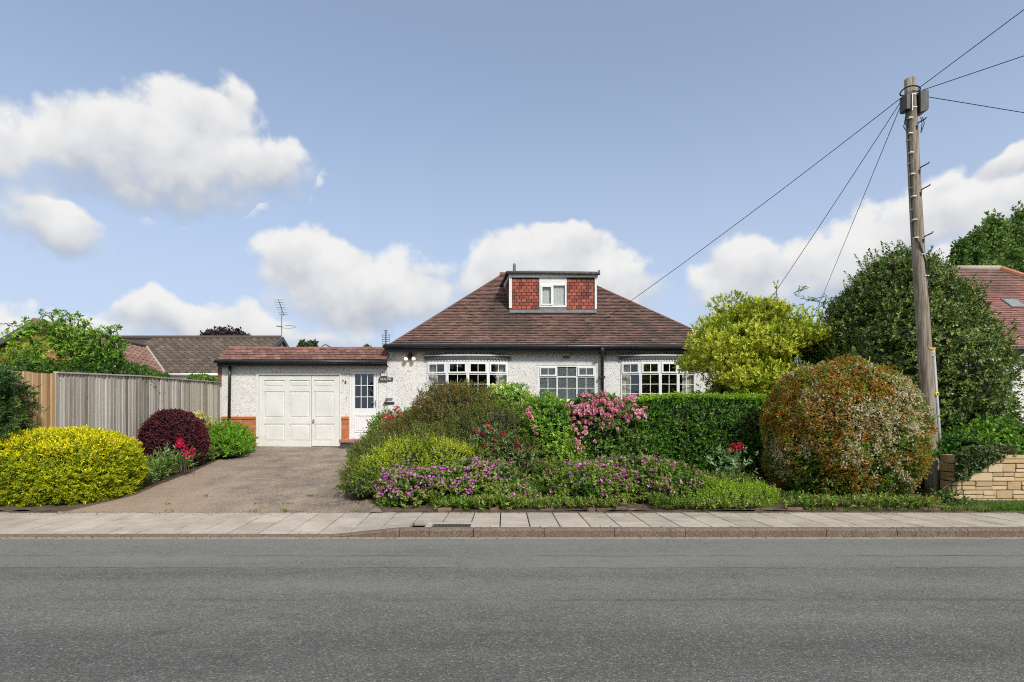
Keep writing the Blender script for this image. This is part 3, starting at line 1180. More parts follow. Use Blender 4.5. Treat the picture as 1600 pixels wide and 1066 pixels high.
# garage roof: steep tiled front with flat roof behind
gy0, gz0, gy1, gz1 = 16.58, 3.41, 16.95, 3.81
gx0, gx1 = (340 - CX) * gy0 / F, (604.5 - CX) * gy0 / F
Vg = np.array([0, gy1 - gy0, gz1 - gz0]); glen = np.linalg.norm(Vg); Vg = Vg / glen
Ng = np.cross([1, 0, 0], Vg)
gt_me = boxmesh('roof_tile', .172, .118, .013, 'garage_tile', .003)
pitch = math.atan2(Vg[2], Vg[1])
MB().prism([(gx0 + .03, gy0 + .03, gz0 - .03), (gx0 + .03, gy1 + .3, gz0 - .03), (gx0 + .2, gy1 + .3, gz1 - .03), (gx0 + .2, gy1, gz1 - .03)], (gx1 - gx0 - .22, 0, 0)).build('garage_roof', 'flat_roof_felt', H)
MB().box(gx0 + .1, gx1 + .1, gy1 + .25, 22.6, 3.5, 3.765).build('flat_roof', 'flat_roof_felt', H, bevel=.02)
nrow = 5
for k in range(nrow):
    v = (k + .5) * glen / nrow
    left = gx0 + .14 * k / nrow * 1.2
    xx = left - (.09 if k % 2 else 0)
    while xx < gx1 - .02:
        l, r_ = max(xx, left) + .003, min(xx + .18, gx1) - .003
        if r_ - l > .03:
            c = np.array([(l + r_) / 2, gy0, gz0]) + Vg * v + Ng * (.012 + random.uniform(-.003, .003))
            inst(gt_me, 'roof_tile', H, tuple(c), (pitch - .17 + random.uniform(-.02, .02), random.uniform(-.01, .01), 0), ((r_ - l) / .175, 1, 1))
        xx += .18
xx = gx0 + .16
while xx < gx1 - .05:
    r_ = min(xx + .33, gx1)
    inst(boxmesh('ridge_tile', .322, .15, .035, 'ridge_tile', .01) if xx < gx0 + .2 else rt_o.data, 'ridge_tile', H, ((xx + r_) / 2, gy1 + .03, gz1 + .012), (.12, random.uniform(-.01, .01), 0), ((r_ - xx) / .33, 1, 1))
    rt_o = [o for o in H.children if o.name.startswith('ridge_tile')][-1]
    xx += .33
MB().tube([((337 - CX) * gy0 / F, gy0 - .06, WZ(565, gy0)), (gx1 + .015, gy0 - .06, WZ(566.2, gy0))], .055, 10).build('garage_gutter', 'black_plastic', H, smooth=True)
MB().box(gx0 - .03, gx1, gy0 + .02, gy0 + .045, 3.24, 3.36).build('fascia', 'black_plastic', H)
MB().box(gx0 - .03, gx1, gy0 + .046, YG - .002, 3.25, 3.27).build('soffit', 'dark_metal', H)
MB().prism([(gx0 - .035, gy0 + .03, 3.24), (gx0 - .035, gy1 + .3, 3.24), (gx0 - .035, gy1 + .3, 3.42), (gx0 - .035, gy0 + .03, 3.38)], (.03, 0, 0)).build('bargeboard', 'black_plastic', H)
MB().box(GX0 - .10, GX0 - .005, YG - .03, YG + .06, WZ(600), WZ(569)).build('corner_board', 'timber_brown', H, bevel=.004)
MB().tube([(WX(359.5, 16.74), 16.74, 3.36), (WX(358.5, 16.74), 16.76, 2.8), (WX(357, 16.74), 16.76, .95)], .042, 8).build('downpipe', 'black_plastic', H, smooth=True)

# main roof
YE = 16.52
EZ = CZ + (HY - 541.5) * YE / F
RY = 20.3
RZ = CZ + (HY - 430) * RY / F
EXL, EXR = (604 - CX) * YE / F, (1141 - CX) * YE / F
RXL, RXR = (783 - CX) * RY / F, (895 - CX) * RY / F
EB = 2 * RY - YE
mb = MB()
a, b_, c, d, r0, r1 = (EXL, YE, EZ), (EXR, YE, EZ), (EXR, EB, EZ), (EXL, EB, EZ), (RXL, RY, RZ), (RXR, RY, RZ)
mb.add([a, b_, c, d, r0, r1], [(0, 1, 5, 4), (1, 2, 5), (2, 3, 4, 5), (3, 0, 4)])
mb.quad((EXL, YE, EZ - .01), (EXL, EB, EZ - .01), (EXR, EB, EZ - .01), (EXR, YE, EZ - .01))
roof = mb.build('roof', 'dark_brick', H, fix=False)
TC = [(.20, .088, .064), (.155, .087, .067), (.26, .132, .10), (.12, .083, .067), (.19, .12, .094), (.31, .172, .138), (.10, .074, .06), (.225, .098, .068), (.155, .105, .085)]


def weather_main(c, u, v):
    q = vn(np.array([[u * .9, v * .8, 3.3]]), 5)[0] * .6 + vn(np.array([[u * 2.7, v * 3.2, 1.3]]), 6)[0] * .4
    c = c * (.70 + .75 * q)
    if q < .45:
        c = c * .6 + np.array([.075, .062, .052]) * .4
    return c


def hip_plane(p0, p1, q0, q1, seed):
    """tiles on a roof face with eave p0-p1 and ridge q0-q1"""
    p0, p1, q0, q1 = [np.array(t, float) for t in (p0, p1, q0, q1)]
    U = (p1 - p0) / np.linalg.norm(p1 - p0)
    l = q0 - p0
    Vv = l - U * np.dot(l, U)
    vm = np.linalg.norm(Vv)
    W = np.linalg.norm(p1 - p0)
    ul, ur = np.dot(q0 - p0, U), np.dot(q1 - p0, U)
    return p0, U, Vv / vm, (lambda v: (ul * v / vm, W + (ur - W) * v / vm)), vm


mb = MB()
for args in [(a, b_, r0, r1), (d, a, r0, r0), (b_, c, r1, r1), (c, d, r1, r0)]:
    O, U, V, fn, vm_ = hip_plane(*args, 1)
    tile_plane(mb, O, U, V, fn, vm_, TC, gauge=.1, th=.026, weather=weather_main)
tl = mb.build('tiles', 'roof_tile', roof)
tl['kind'] = 'stuff'
mb = MB()
mb.tube([(RXL - .05, RY, RZ + .0), (RXR + .05, RY, RZ + .0)], .10, 10)
mb.build('ridge', 'garage_tile', roof, smooth=True)
for (p, q) in ((b_, r1), (c, r1), (d, r0), (a, r0)):
    MB().tube([np.array(p) + (0, 0, .0), np.array(q) + (0, 0, .0)], .028, 6).build('hip', 'garage_tile', roof)
# eaves
g_y = YE - .06
MB().tube([(EXL - .04, g_y, EZ + .0), (EXR + .04, g_y, EZ - .02)], .058, 10).build('gutter', 'black_plastic', H, smooth=True)
MB().box(EXL + .03, EXR - .03, YE + .03, YE + .055, EZ - .16, EZ - .015).build('fascia', 'dark_metal', H)
MB().tube([(EXL - .05, g_y, EZ), (EXL - .05, EB + .06, EZ - .02)], .058, 8).build('gutter', 'black_plastic', H, smooth=True)
MB().tube([(EXR + .05, g_y, EZ - .02), (EXR + .05, EB + .06, EZ - .02)], .058, 8).build('gutter', 'black_plastic', H, smooth=True)
for k in range(21):
    xx = XL + .18 + k * .465
    MB().box(xx, xx + .055, YE + .056, YW + .02, EZ - .135, EZ - .02).build('rafter_foot', 'dark_metal', H)
dpx = WX(941, 16.7)
MB().tube([(dpx - .04, g_y, EZ - .03), (dpx - .04, g_y, EZ - .12), (dpx, 16.70, EZ - .26), (dpx, 16.70, 1.0)], .05, 10).build('downpipe', 'dark_metal', H, smooth=True)
for zz in (WZ(590), WZ(553), 1.6):
    MB().box(dpx - .085, dpx + .085, 16.66, 16.8, zz - .03, zz + .03).build('pipe_bracket', 'dark_metal', H, bevel=.006)

# bow windows
for (edges_, bulge, box_, cl, cr_, nm) in [((667, 698.5, 731, 763, 794), (0, .13, .17, .13, 0), bowL, (.45, .0), (.0, .55), 'left'),
                                      ((970, 1001, 1032, 1060, 1087), (0, .13, .17, .13, 0), bowR, (.5, 0), (0, .5), 'right')]:
    z0, z1 = box_[2], box_[3]
    pts = [((p_ - CX) * (YW - .02 - bl) / F, YW - .02 - bl) for p_, bl in zip(edges_, bulge)]
    Ht = z1 - z0 - .04
    zt = WZ(584.5) - z0
    for i in range(4):
        T, W_ = facet(pts[i], pts[i + 1], z0 + .02)
        W_ -= .002
        window(H, T, W_, Ht, [(.04, W_ - .04, .045, zt - .055, False, 2, 4), (.05, W_ - .05, zt, Ht - .055, True, 2, 1)], fw=.04)
    for (za, zb, ex, nmp) in [(z0 - .05, z0 + .018, .06, 'window_sill'), (z1 - .021, z1 + .02, .012, 'window_head')]:
        poly = [(x_ + (ex if k == 4 else -ex if k == 0 else 0), y_ - ex if 0 < k < 4 else y_ - ex * .5) for k, (x_, y_) in enumerate(pts)]
        poly = [(x_, y_, za) for x_, y_ in poly] + [(pts[4][0] + ex, YW + .03, za), (pts[0][0] - ex, YW + .03, za)]
        MB().prism(poly, (0, 0, zb - za)).build(nmp, 'white_upvc', H)
    # skirt below the bow
    mb = MB()
    for i in range(4):
        mb.quad((*pts[i], .7), (*pts[i + 1], .7), (*pts[i + 1], z0 - .045), (*pts[i], z0 - .045))
    mb.build('bow_wall', 'pebbledash', H, fix=False)
    # scalloped valance over the lights
    vz1, vz0 = WZ(557.4), WZ(561.4)
    vp = [(x_ + (-.07, -.03, 0, .03, .07)[k], y_ - (.035, .035, .035, .035, .035)[k]) for k, (x_, y_) in enumerate(pts)]
    for i in range(4):
        T, W_ = facet(vp[i], vp[i + 1], vz0)
        nt_ = 7
        poly = [(0, 0, vz1 - vz0)]
        for k in range(nt_):
            u0 = W_ * k / nt_
            w_ = W_ / nt_
            poly += [(u0, 0, 0), (u0 + w_ * .2, 0, -.035), (u0 + w_ * .5, 0, -.052), (u0 + w_ * .8, 0, -.035)]
        poly += [(W_, 0, 0), (W_, 0, vz1 - vz0)]
        q = MB()
        pw = [T(*t) for t in poly]
        dv = np.subtract(T(0, -.016, 0), T(0, 0, 0))
        q.prism(pw, tuple(dv))
        q.build('valance', 'pelmet_grey', H)
    top = [(x_, y_ - .02, vz1 + .002) for x_, y_ in vp] + [(vp[4][0] + .02, YW, vz1 + .03), (vp[0][0] - .02, YW, vz1 + .03)]
    MB().prism(top, (0, 0, .03)).build('canopy', 'white_paint', H)
    # curtains drawn to the sides
    for sgn, (xa_, wd) in enumerate([(pts[0][0] + .03, .26), (pts[4][0] - .36, .33)]):
        q = MB()
        n_ = 22
        vs, fs = [], []
        for k in range(n_ + 1):
            xx = xa_ + wd * k / n_
            yy_ = YW + .10 + .03 * math.sin(k * 1.9)
            vs += [(xx, yy_, z0 - .2), (xx, yy_, z1 - .02)]
        for k in range(n_):
            fs.append((2 * k, 2 * k + 2, 2 * k + 3, 2 * k + 1))
        q.add(vs, fs)
        o = q.build('curtain', 'curtain', smooth=True, fix=False)
        tag(o, 'cream curtain drawn to the %s side inside the %s bow window' % (('left', 'right')[sgn], nm), 'curtain', 'bow window curtains')
# middle window
T, W_ = facet((mid[0] + .002, YW + .04), (mid[1] - .002, YW + .04), mid[2] + .004)
Hm = mid[3] - mid[2] - .006
e1, e2 = WX(870.5) - mid[0], WX(901.5) - mid[0]
zt = WZ(587.5) - mid[2]
window(H, T, W_, Hm, [(.04, e1 - .02, .045, zt - .05, False, 2, 2), (.05, e1 - .03, zt, Hm - .055, True, 2, 1),
                      (e1 + .022, e2 - .02, .045, zt - .05, False, 2, 2), (e1 + .022, e2 - .02, zt - .01, Hm - .045, False, 2, 1),
                      (e2 + .022, W_ - .045, .045, zt - .05, False, 2, 2), (e2 + .035, W_ - .055, zt, Hm - .055, True, 2, 1)], glass='patterned_glass', fw=.042, d0=.03)
MB().box(mid[0] - .03, mid[1] + .03, YW - .05, YW - .002, mid[2] - .045, mid[2] + .0).build('window_sill', 'white_upvc', H, bevel=.006)

# dormer
DY = 18.16
DX0, DX1 = (797 - CX) * DY / F, (931.5 - CX) * DY / F
DZ0, DZ1 = CZ + (HY - 484.5) * DY / F, CZ + (HY - 430) * DY / F


def DXp(px):
    return (px - CX) * DY / F


def DZp(py):
    return CZ + (HY - py) * DY / F


mb = MB()
DB = 20.05
wall_plane(mb, DX0 + .03, DX1 - .03, DZ0 - .05, DZ1, [(DXp(843.5), DXp(884.5), DZp(480), DZp(444.2))], DY + .02, .1)
sp = .28                              # the left cheek splays a little
mb.quad((DX0 + .03 - sp, DB, DZ0 - .05), (DX0 + .03, DY + .02, DZ0 - .05), (DX0 + .03, DY + .02, DZ1), (DX0 + .03 - sp, DB, DZ1))
mb.quad((DX1 - .03, DY + .02, DZ0 - .05), (DX1 - .03, DB, DZ0 - .05), (DX1 - .03, DB, DZ1), (DX1 - .03, DY + .02, DZ1))
dorm = mb.build('dormer', 'dark_brick', H, fix=False)
mb = MB()
O, U, V = (DX0 + .03 - sp, DB, DZ0 - .05), (sp, DY + .02 - DB, 0), (0, 0, 1)
cheek = MB()
wl = math.hypot(sp, DB - DY)
Uc = np.array([sp, DY + .02 - DB, 0]) / wl
for k in range(12):
    for i in range(12):
        u0 = i * .165 + (k % 2) * .08
        if u0 + .16 > wl:
            continue
        p0 = np.array(O) + Uc * u0 + np.array([-.012, 0, k * .1])
        p1 = p0 + Uc * .16
        cheek.add([p0, p1, p1 + (.008, 0, .11), p0 + (.008, 0, .11)], [(0, 1, 2, 3)], tuple(np.array(TC[rng.integers(len(TC))]) * .9))
ck = cheek.build('cheek_tiles', 'roof_tile', dorm)
ck['kind'] = 'stuff'
tile_me = boxmesh('tile', .143, .02, .099, 'hung_tile', .003)
for (pa, pb) in [(800, 842.3), (885.8, 928)]:
    xa_, xb_ = DXp(pa), DXp(pb)
    z = DZp(483)
    k = 0
    while z < DZp(437):
        xx = xa_ - (.076 if k % 2 else 0)
        while xx < xb_ - .02:
            l, r_ = max(xx, xa_) + .002, min(xx + .152, xb_) - .002
            if r_ - l > .02:
                inst(tile_me, 'tile', dorm, ((l + r_) / 2, DY + random.uniform(-.003, .003), z + .052), (-.10 + random.uniform(-.03, .03), random.uniform(-.02, .02), 0), ((r_ - l - .010) / .143, 1, 1))
            xx += .152
        z += .1045
        k += 1
MB().box(DX0 - .035, DX0 + .058, DY - .03, DY + .05, DZp(482), DZ1).build('corner_post', 'white_paint', dorm, bevel=.005)
MB().box(DX1 - .05, DX1 + .02, DY - .03, DY + .05, DZp(483.5), DZ1).build('corner_post', 'white_paint', dorm, bevel=.005)
MB().box(DXp(842.6), DXp(885.4), DY - .01, DY + .018, DZp(443.8), DZ1 - .09).build('head_panel', 'white_paint', dorm)
MB().box(DX0 - .04, DX1 + .05, DY - .065, DY - .032, DZ1 - .085, DZ1 + .03).build('fascia', 'white_paint', dorm)
MB().box(DXp(842.6), DXp(885.4), DY - .015, DY + .018, DZp(485), DZp(480.4)).build('apron', 'lead', dorm)
MB().prism([(DX0 - .02, DY - .02, DZp(484.0)), (DX0 - .02, DY - .16, DZp(486.8) - .06), (DX0 - .02, DY - .16, DZp(486.8) - .075), (DX0 - .02, DY - .02, DZp(484.0) - .02)], (DX1 - DX0 + .02, 0, 0)).build('lead_flashing', 'lead', dorm)
MB().prism([(DX0 - .08, DY - .10, DZ1 + .032), (DX1 + .06, DY - .10, DZ1 + .032), (DX1 + .06, DB, DZ1 + .032), (DX0 - .08 - sp, DB, DZ1 + .032)], (0, 0, .05)).build('flat_roof', 'flat_roof_felt', dorm)
MB().tube([(DX0 - .10, DY - .125, DZ1 + .045), (DXp(840), DY - .125, DZ1 + .052), (DX1 + .10, DY - .125, DZ1 + .02)], .052, 10).build('gutter', 'grey_gutter', dorm, smooth=True)
MB().box(DX1 + .045, DX1 + .095, DY - .15, DY - .1, DZ1 + .06, DZ1 + .115).build('gutter_end', 'grey_gutter', dorm)
MB().tube([(DX0 - .09, DY - .13, DZ1 + .05), (DX0 - .16, DY + .3, DZ1 - .02), (DX0 - .30, DY + .75, DZ1 - .16)], .05, 8).build('side_gutter', 'black_plastic', dorm, smooth=True)
MB().prism([(DX0 - .04, DY - .03, DZ1 - .06), (DX0 - .20, DY + .75, DZ1 - .24), (DX0 - .20, DY + .75, DZ1 - .10), (DX0 - .04, DY - .03, DZ1 + .03)], (.03, 0, 0)).build('side_fascia', 'white_paint', dorm)
T, W_ = facet((DXp(842.8), DY - .005), (DXp(885.2), DY - .005), DZp(480.2))
Hw = DZp(444) - DZp(480.2)
window(H, T, W_, Hw, [(.06, W_ * .46, .07, Hw - .07, True, 1, 1), (W_ * .46 + .05, W_ - .05, .06, Hw - .055, False, 1, 1)], fw=.05, d0=.02)
q = MB()
n_ = 40
vs, fs = [], []
for k in range(n_ + 1):
    xx = DXp(844) + (DXp(884) - DXp(844)) * k / n_
    vs += [(xx, DY + .05 + .012 * math.sin(k * 1.5), DZp(479)), (xx, DY + .05 + .012 * math.sin(k * 1.5), DZp(445))]
for k in range(n_):
    fs.append((2 * k, 2 * k + 2, 2 * k + 3, 2 * k + 1))
q.add(vs, fs)
tag(q.build('net_curtain', 'net', smooth=True, fix=False), 'white net curtain inside the dormer window', 'curtain')
vx = (803.7 - CX) * 20.45 / F
vt = CZ + (HY - 411.5) * 20.45 / F
MB().tube([(vx, 20.45, RZ - .3), (vx, 20.45, vt - .12), (vx, 20.45, vt - .04), (vx, 20.45, vt)], [.056, .056, .05, .022], 10).build('vent_pipe', 'lead', H, smooth=True)

# fittings on the front wall
sg = thing('number_plaque', 'small brown framed plaque with white number 78 on the white wall by the door', 'sign', (WX(600), YW, WZ(585)))
MB().box(WX(595.3), WX(605.3), YW - .035, YW - .012, WZ(588.6), WZ(581.8)).build('frame', 'sign_brown', sg, bevel=.004)
MB().box(WX(596.3), WX(604.3), YW - .0375, YW - .0345, WZ(587.7), WZ(582.7)).build('face', 'label_white', sg)
text('number', '78', .095, (WX(600.3), YW - .0385, WZ(585.2)), 'sign_brown', sg, .001)
sg = thing('name_plaque', 'dark slate house name plaque lettered ERALINE beside the front door', 'sign', (WX(603), YW, WZ(593)))
MB().box(WX(592.3), WX(614.2), YW - .03, YW - .012, WZ(595.8), WZ(590)).build('slate', 'sign_slate', sg, bevel=.003)
text('lettering', 'ERALINE', .083, (WX(603.2), YW - .031, WZ(593)), 'lettering', sg, .001)
sg = thing('house_number', 'black metal numerals 78 fixed between garage and front door', 'house number', (WX(537), YG, WZ(597)))
text('numeral', '7', .115, (WX(535.6), YG - .012, WZ(596.2)), 'lettering_black', sg, .006)
text('numeral', '8', .115, (WX(539.5), YG - .012, WZ(597.6)), 'lettering_black', sg, .006)
lb_ = thing('letter_box', 'dark iron letter plate with scrolled ends on the white wall', 'letter box', (WX(607), YW, WZ(629)))
MB().prism([(WX(599), YW - .03, WZ(630)), (WX(601), YW - .03, WZ(631.8)), (WX(615), YW - .03, WZ(631.8)), (WX(617), YW - .03, WZ(630)), (WX(615), YW - .03, WZ(628)), (WX(601), YW - .03, WZ(628))], (0, .028, 0)).build('plate', 'dark_metal', lb_)
MB().box(WX(602.5), WX(613.5), YW - .042, YW - .0305, WZ(631), WZ(628.8)).build('flap', 'dark_metal', lb_, bevel=.003)
pl = MB().box(WX(602.5), WX(613.5), YW - .025, YW - .012, WZ(625.2), WZ(622)).build('notice_plate', 'lead', None, bevel=.003)
tag(pl, 'small grey metal plate above the letter box', 'plate')
lamp = thing('wall_lamp', 'dark metal twin spot wall lamp with two glowing bulbs under the eaves', 'wall lamp', (WX(641), YW, WZ(557)))
lx = WX(641.5)
MB().prism([(lx - .055, YW - .015, WZ(562)), (lx + .055, YW - .015, WZ(562)), (lx + .035, YW - .015, WZ(552)), (lx - .035, YW - .015, WZ(552))], (0, -.07, 0)).build('body', 'dark_metal', lamp, bevel=.008)
for s_ in (-1, 1):
    MB().tube([(lx + s_ * .02, YW - .06, WZ(555)), (lx + s_ * .075, YW - .12, WZ(558.5)), (lx + s_ * .10, YW - .14, WZ(560.5))], [.02, .035, .055], 10).build('shade', 'dark_metal', lamp, smooth=True)
    q = MB()
    q.tube([(lx + s_ * .10, YW - .14, WZ(560)), (lx + s_ * .11, YW - .15, WZ(561.5)), (lx + s_ * .118, YW - .158, WZ(563)), (lx + s_ * .122, YW - .162, WZ(564))], [.04, .056, .05, .012], 12)
    q.build('bulb', 'bulb', lamp, smooth=True)
al = thing('alarm_box', 'cream yellow burglar alarm box under the eaves beside the downpipe', 'alarm box', (WX(884), YW, WZ(554)))
MB().box(WX(879.8), WX(889), YW - .10, YW - .012, WZ(556.6), WZ(548.2)).build('cover', 'cream_plastic', al, bevel=.012)
MB().box(WX(879.8), WX(889), YW - .095, YW - .013, WZ(559.3), WZ(556.7)).build('base', 'dark_metal', al, bevel=.004)


# ------------------------------------------------------------------ left neighbour
LN = thing('neighbour_bungalow', 'brown pantiled bungalow with white gutter behind the grey fence', 'house', (-14, 23, .9))
ey, ez, ry_, rz_ = 22.0, CZ + (HY - 585) * 22 / F, 26.0, CZ + (HY - 529.5) * 26 / F
vx0 = (258 - CX) * 22 / F                       # valley foot
rx1 = (440 - CX) * 26 / F                       # verge
MB().box(-19.5, rx1 - .12, 22.3, 30, .6, ez + .05).build('wall', 'cream_render', LN)
mb = MB()
mb.add([(-19.6, ey, ez), (rx1, ey, ez), (rx1, ry_, rz_), (-19.6, ry_, rz_), (-19.6, 30.2, ez), (rx1, 30.2, ez)], [(0, 1, 2, 3), (3, 2, 5, 4), (1, 5, 2)])
lroof = mb.build('roof', 'dark_brick', LN, fix=False)


def pantile_mesh(name, w, l, mat):
    n = 8
    vs, fs = [], []
    for j, (y, lift) in enumerate(((0, .035), (l * 1.12, .006))):
        for k in range(n + 1):
            u = k / n
            z = .028 * math.cos(u * 2 * math.pi * 1.0 - .6) + .012 * math.cos(u * 4 * math.pi)
            vs.append((u * w - w / 2, y - l / 2, z + lift))
    for k in range(n + 1):
        vs.append((vs[k][0], -l / 2 + .003, vs[k][2] - .03))
    for k in range(n):
        fs.append((k, k + 1, n + 2 + k, n + 1 + k))
        fs.append((2 * n + 2 + k, 2 * n + 3 + k, k + 1, k))
    q = MB()
    q.add(vs, fs)
    return q.mesh(name, mat, fix=False)


wx, wy0, wz = (55 - CX) * 19 / F, 19.0, CZ + (HY - 504) * 19 / F
hw_ = vx0 - wx
yend = ey + (wz - ez) / (rz_ - ez) * (ry_ - ey)
pt = pantile_mesh('pantile', .30, .335, 'pantile')
sl_ = math.hypot(ry_ - ey, rz_ - ez)
pit = math.atan2(rz_ - ez, ry_ - ey)
nrw = int(sl_ / .335)
for k in range(nrw + 1):
    v = (k + .5) * .335
    if v > sl_:
        break
    y = ey + (ry_ - ey) * v / sl_
    z = ez + (rz_ - ez) * v / sl_
    xa_ = max(wx - .1, vx0 + (wx - vx0) * (y - ey) / (yend - ey)) - .1
    xx = rx1 - .15
    while xx > xa_:
        inst(pt, 'pantile', LN, (xx, y, z + .03), (pit + random.uniform(-.006, .006), 0, 0))
        xx -= .30
MB().tube([(-19.6, ry_, rz_ + .04), (rx1, ry_, rz_ + .04)], .11, 8).build('ridge', 'pantile', lroof, smooth=True)
MB().tube([(vx0 + .05, ey - .07, ez - .02), (rx1 + .05, ey - .07, ez - .02)], .06, 8).build('gutter', 'white_gutter', LN, smooth=True)
MB().box(vx0, rx1, ey + .0, ey + .03, ez - .18, ez - .02).build('fascia', 'white_gutter', LN)
mb = MB()
mb.prism([(rx1 - .02, ey - .02, ez - .10), (rx1 - .02, ry_, rz_ - .10), (rx1 - .02, ry_, rz_ + .09), (rx1 - .02, ey - .02, ez + .07)], (.10, 0, 0))
mb.prism([(rx1 - .02, ry_, rz_ - .10), (rx1 - .02, 30.2, ez - .10), (rx1 - .02, 30.2, ez + .07), (rx1 - .02, ry_, rz_ + .09)], (.10, 0, 0))
mb.build('verge', 'slate_verge', LN)
mb = MB()
mb.prism([(rx1 - .13, 22.3, ez), (rx1 - .13, 29.7, ez), (rx1 - .13, 26, rz_ - .12)], (.03, 0, 0))
mb.build('gable', 'label_white', LN)
# wing with brick gable towards the street
hw_ = vx0 - wx
mb = MB()
mb.add([(wx - hw_, wy0 + .25, .6), (vx0 - .2, wy0 + .25, .6), (vx0 - .2, wy0 + .25, ez + .1), (wx, wy0 + .25, wz - .05), (wx - hw_, wy0 + .25, ez)], [(0, 1, 2, 3, 4)])
mb.quad((vx0 - .2, wy0 + .25, .6), (vx0 - .2, 22.3, .6), (vx0 - .2, 22.3, ez), (vx0 - .2, wy0 + .25, ez))
mb.build('gable_wall', 'gable_brick', LN, fix=False)
mb = MB()
yend = ey + (wz - ez) / (rz_ - ez) * (ry_ - ey)
mb.add([(vx0 + .1, wy0, ez - .03), (vx0, ey, ez), (wx, yend, wz), (wx, wy0, wz), (wx - hw_, wy0, ez), (wx - hw_, ey, ez)], [(0, 1, 2, 3), (3, 2, 5, 4)])
mb.build('wing_roof', 'dark_brick', LN, fix=False)
pr = pantile_mesh('pantile', .30, .335, 'pantile_red')
wl_ = math.hypot(hw_, wz - ez)
wp = math.atan2(wz - ez, hw_)
for k in range(int(wl_ / .335) + 1):
    v = (k + .5) * .335
    if v > wl_ - .05:
        break
    xx, z = vx0 - hw_ * v / wl_, ez + (wz - ez) * v / wl_
    ymax = ey + (yend - ey) * v / wl_
    y = wy0 + .15
    while y < ymax + .1:
        inst(pr, 'pantile', LN, (xx, y, z + .03), (wp, 0, R(90)))
        y += .30
MB().tube([(vx0 + .02, ey - .05, ez + .05), (wx + .02, yend, wz + .06)], .06, 6).build('valley', 'mortar', LN)
MB().tube([(wx, wy0 - .05, wz + .05), (wx, yend, wz + .05)], .10, 8).build('wing_ridge', 'pantile_red', LN, smooth=True)
for s_ in (-1, 1):
    MB().prism([(wx, wy0 - .04, wz - .10), (wx + s_ * (hw_ + .1), wy0 - .04, ez - .16), (wx + s_ * (hw_ + .1), wy0 - .04, ez + .06), (wx, wy0 - .04, wz + .10)], (0, .06, 0)).build('bargeboard', 'slate_verge', LN)
MB().tube([(vx0 + .10, wy0, ez - .05), (vx0 + .10, ey - .1, ez - .03)], .06, 8).build('gutter', 'white_gutter', LN, smooth=True)

# television aerials
ta = thing('tv_aerial', 'tall thin television aerial on the ridge end of the pantiled neighbour roof', 'aerial', (rx1, ry_, rz_), group='television aerials')
ax, ay = (440 - CX) * 26 / F, 26.0


def AZp(py, Y):
    return CZ + (HY - py) * Y / F


MB().tube([(ax, ay, rz_ - .5), (ax, ay, AZp(480, ay)), (ax - .06, ay, AZp(472, ay))], .025, 6).build('mast', 'grey_metal', ta)
for k in range(7):
    zz = AZp(471.5 + k * 3.1, ay)
    MB().tube([(ax - .24 + (k % 2) * .02, ay - .35 + k * .1, zz), (ax + .22 - (k % 2) * .03, ay - .35 + k * .1, zz)], .009, 5).build('element', 'grey_metal', ta)
MB().tube([(ax, ay - .38, AZp(471, ay)), (ax, ay + .3, AZp(492, ay))], .014, 5).build('boom', 'grey_metal', ta)
loop = [(ax + .30 + .33 * math.cos(t), ay + .05 * math.sin(t), AZp(511, ay) + .07 * math.sin(t)) for t in np.linspace(0, 2 * math.pi, 17)]
MB().tube(loop, .012, 5, cap=False).build('loop_dipole', 'grey_metal', ta)
MB().tube([(ax - .25, ay, AZp(509.5, ay)), (ax, ay, AZp(510.5, ay))], .02, 5).build('arm', 'dark_metal', ta)
ta = thing('tv_aerial', 'small dark stacked aerial standing behind the garage roof beside the hip', 'aerial', (-4.1, 20, 3.7), group='television aerials')
bx, by = (603 - CX) * 19.6 / F, 19.6
MB().tube([(bx, by, 3.7), (bx, by, AZp(516, by))], .02, 6).build('mast', 'dark_metal', ta)
for k in range(7):
    zz = AZp(517 + k * 3.4, by)
    w_ = .07 if k < 2 else .13
    MB().tube([(bx - w_, by, zz), (bx + w_, by, zz)], .009, 5).build('element', 'dark_metal', ta)
for k in range(3):
    zz = AZp(525 + k * 6.5, by)
    for s_ in (-1, 1):
        MB().tube([(bx + s_ * .13, by, zz - .04), (bx + s_ * .13, by, zz + .05)], .008, 5).build('reflector', 'dark_metal', ta)

# far roof peeping over the garage
fh = thing('far_house', 'small distant grey gabled roof peeping over the garage', 'house', ((510 - CX) * 55 / F, 55, .9))
fx, fy = (505 - CX) * 55 / F, 55.0
hz = CZ + (HY - 537.5) * 55 / F
MB().box(fx - 3, fx + 4, fy + .3, fy + 8, .6, hz - 1.9).build('wall', 'cream_render', fh)
mb = MB()
mb.prism([(fx - 3.4, fy, hz - 2.2), (fx + .2, fy, hz + .0), (fx + 4.2, fy, hz - 2.2)], (0, 8.4, 0))
mb.build('roof', 'slate_verge', fh)
MB().prism([(fx - 3.0, fy - .02, hz - 2.1), (fx + .2, fy - .02, hz - .12), (fx + 3.6, fy - .02, hz - 2.1)], (0, .018, 0)).build('gable', 'cream_render', fh)

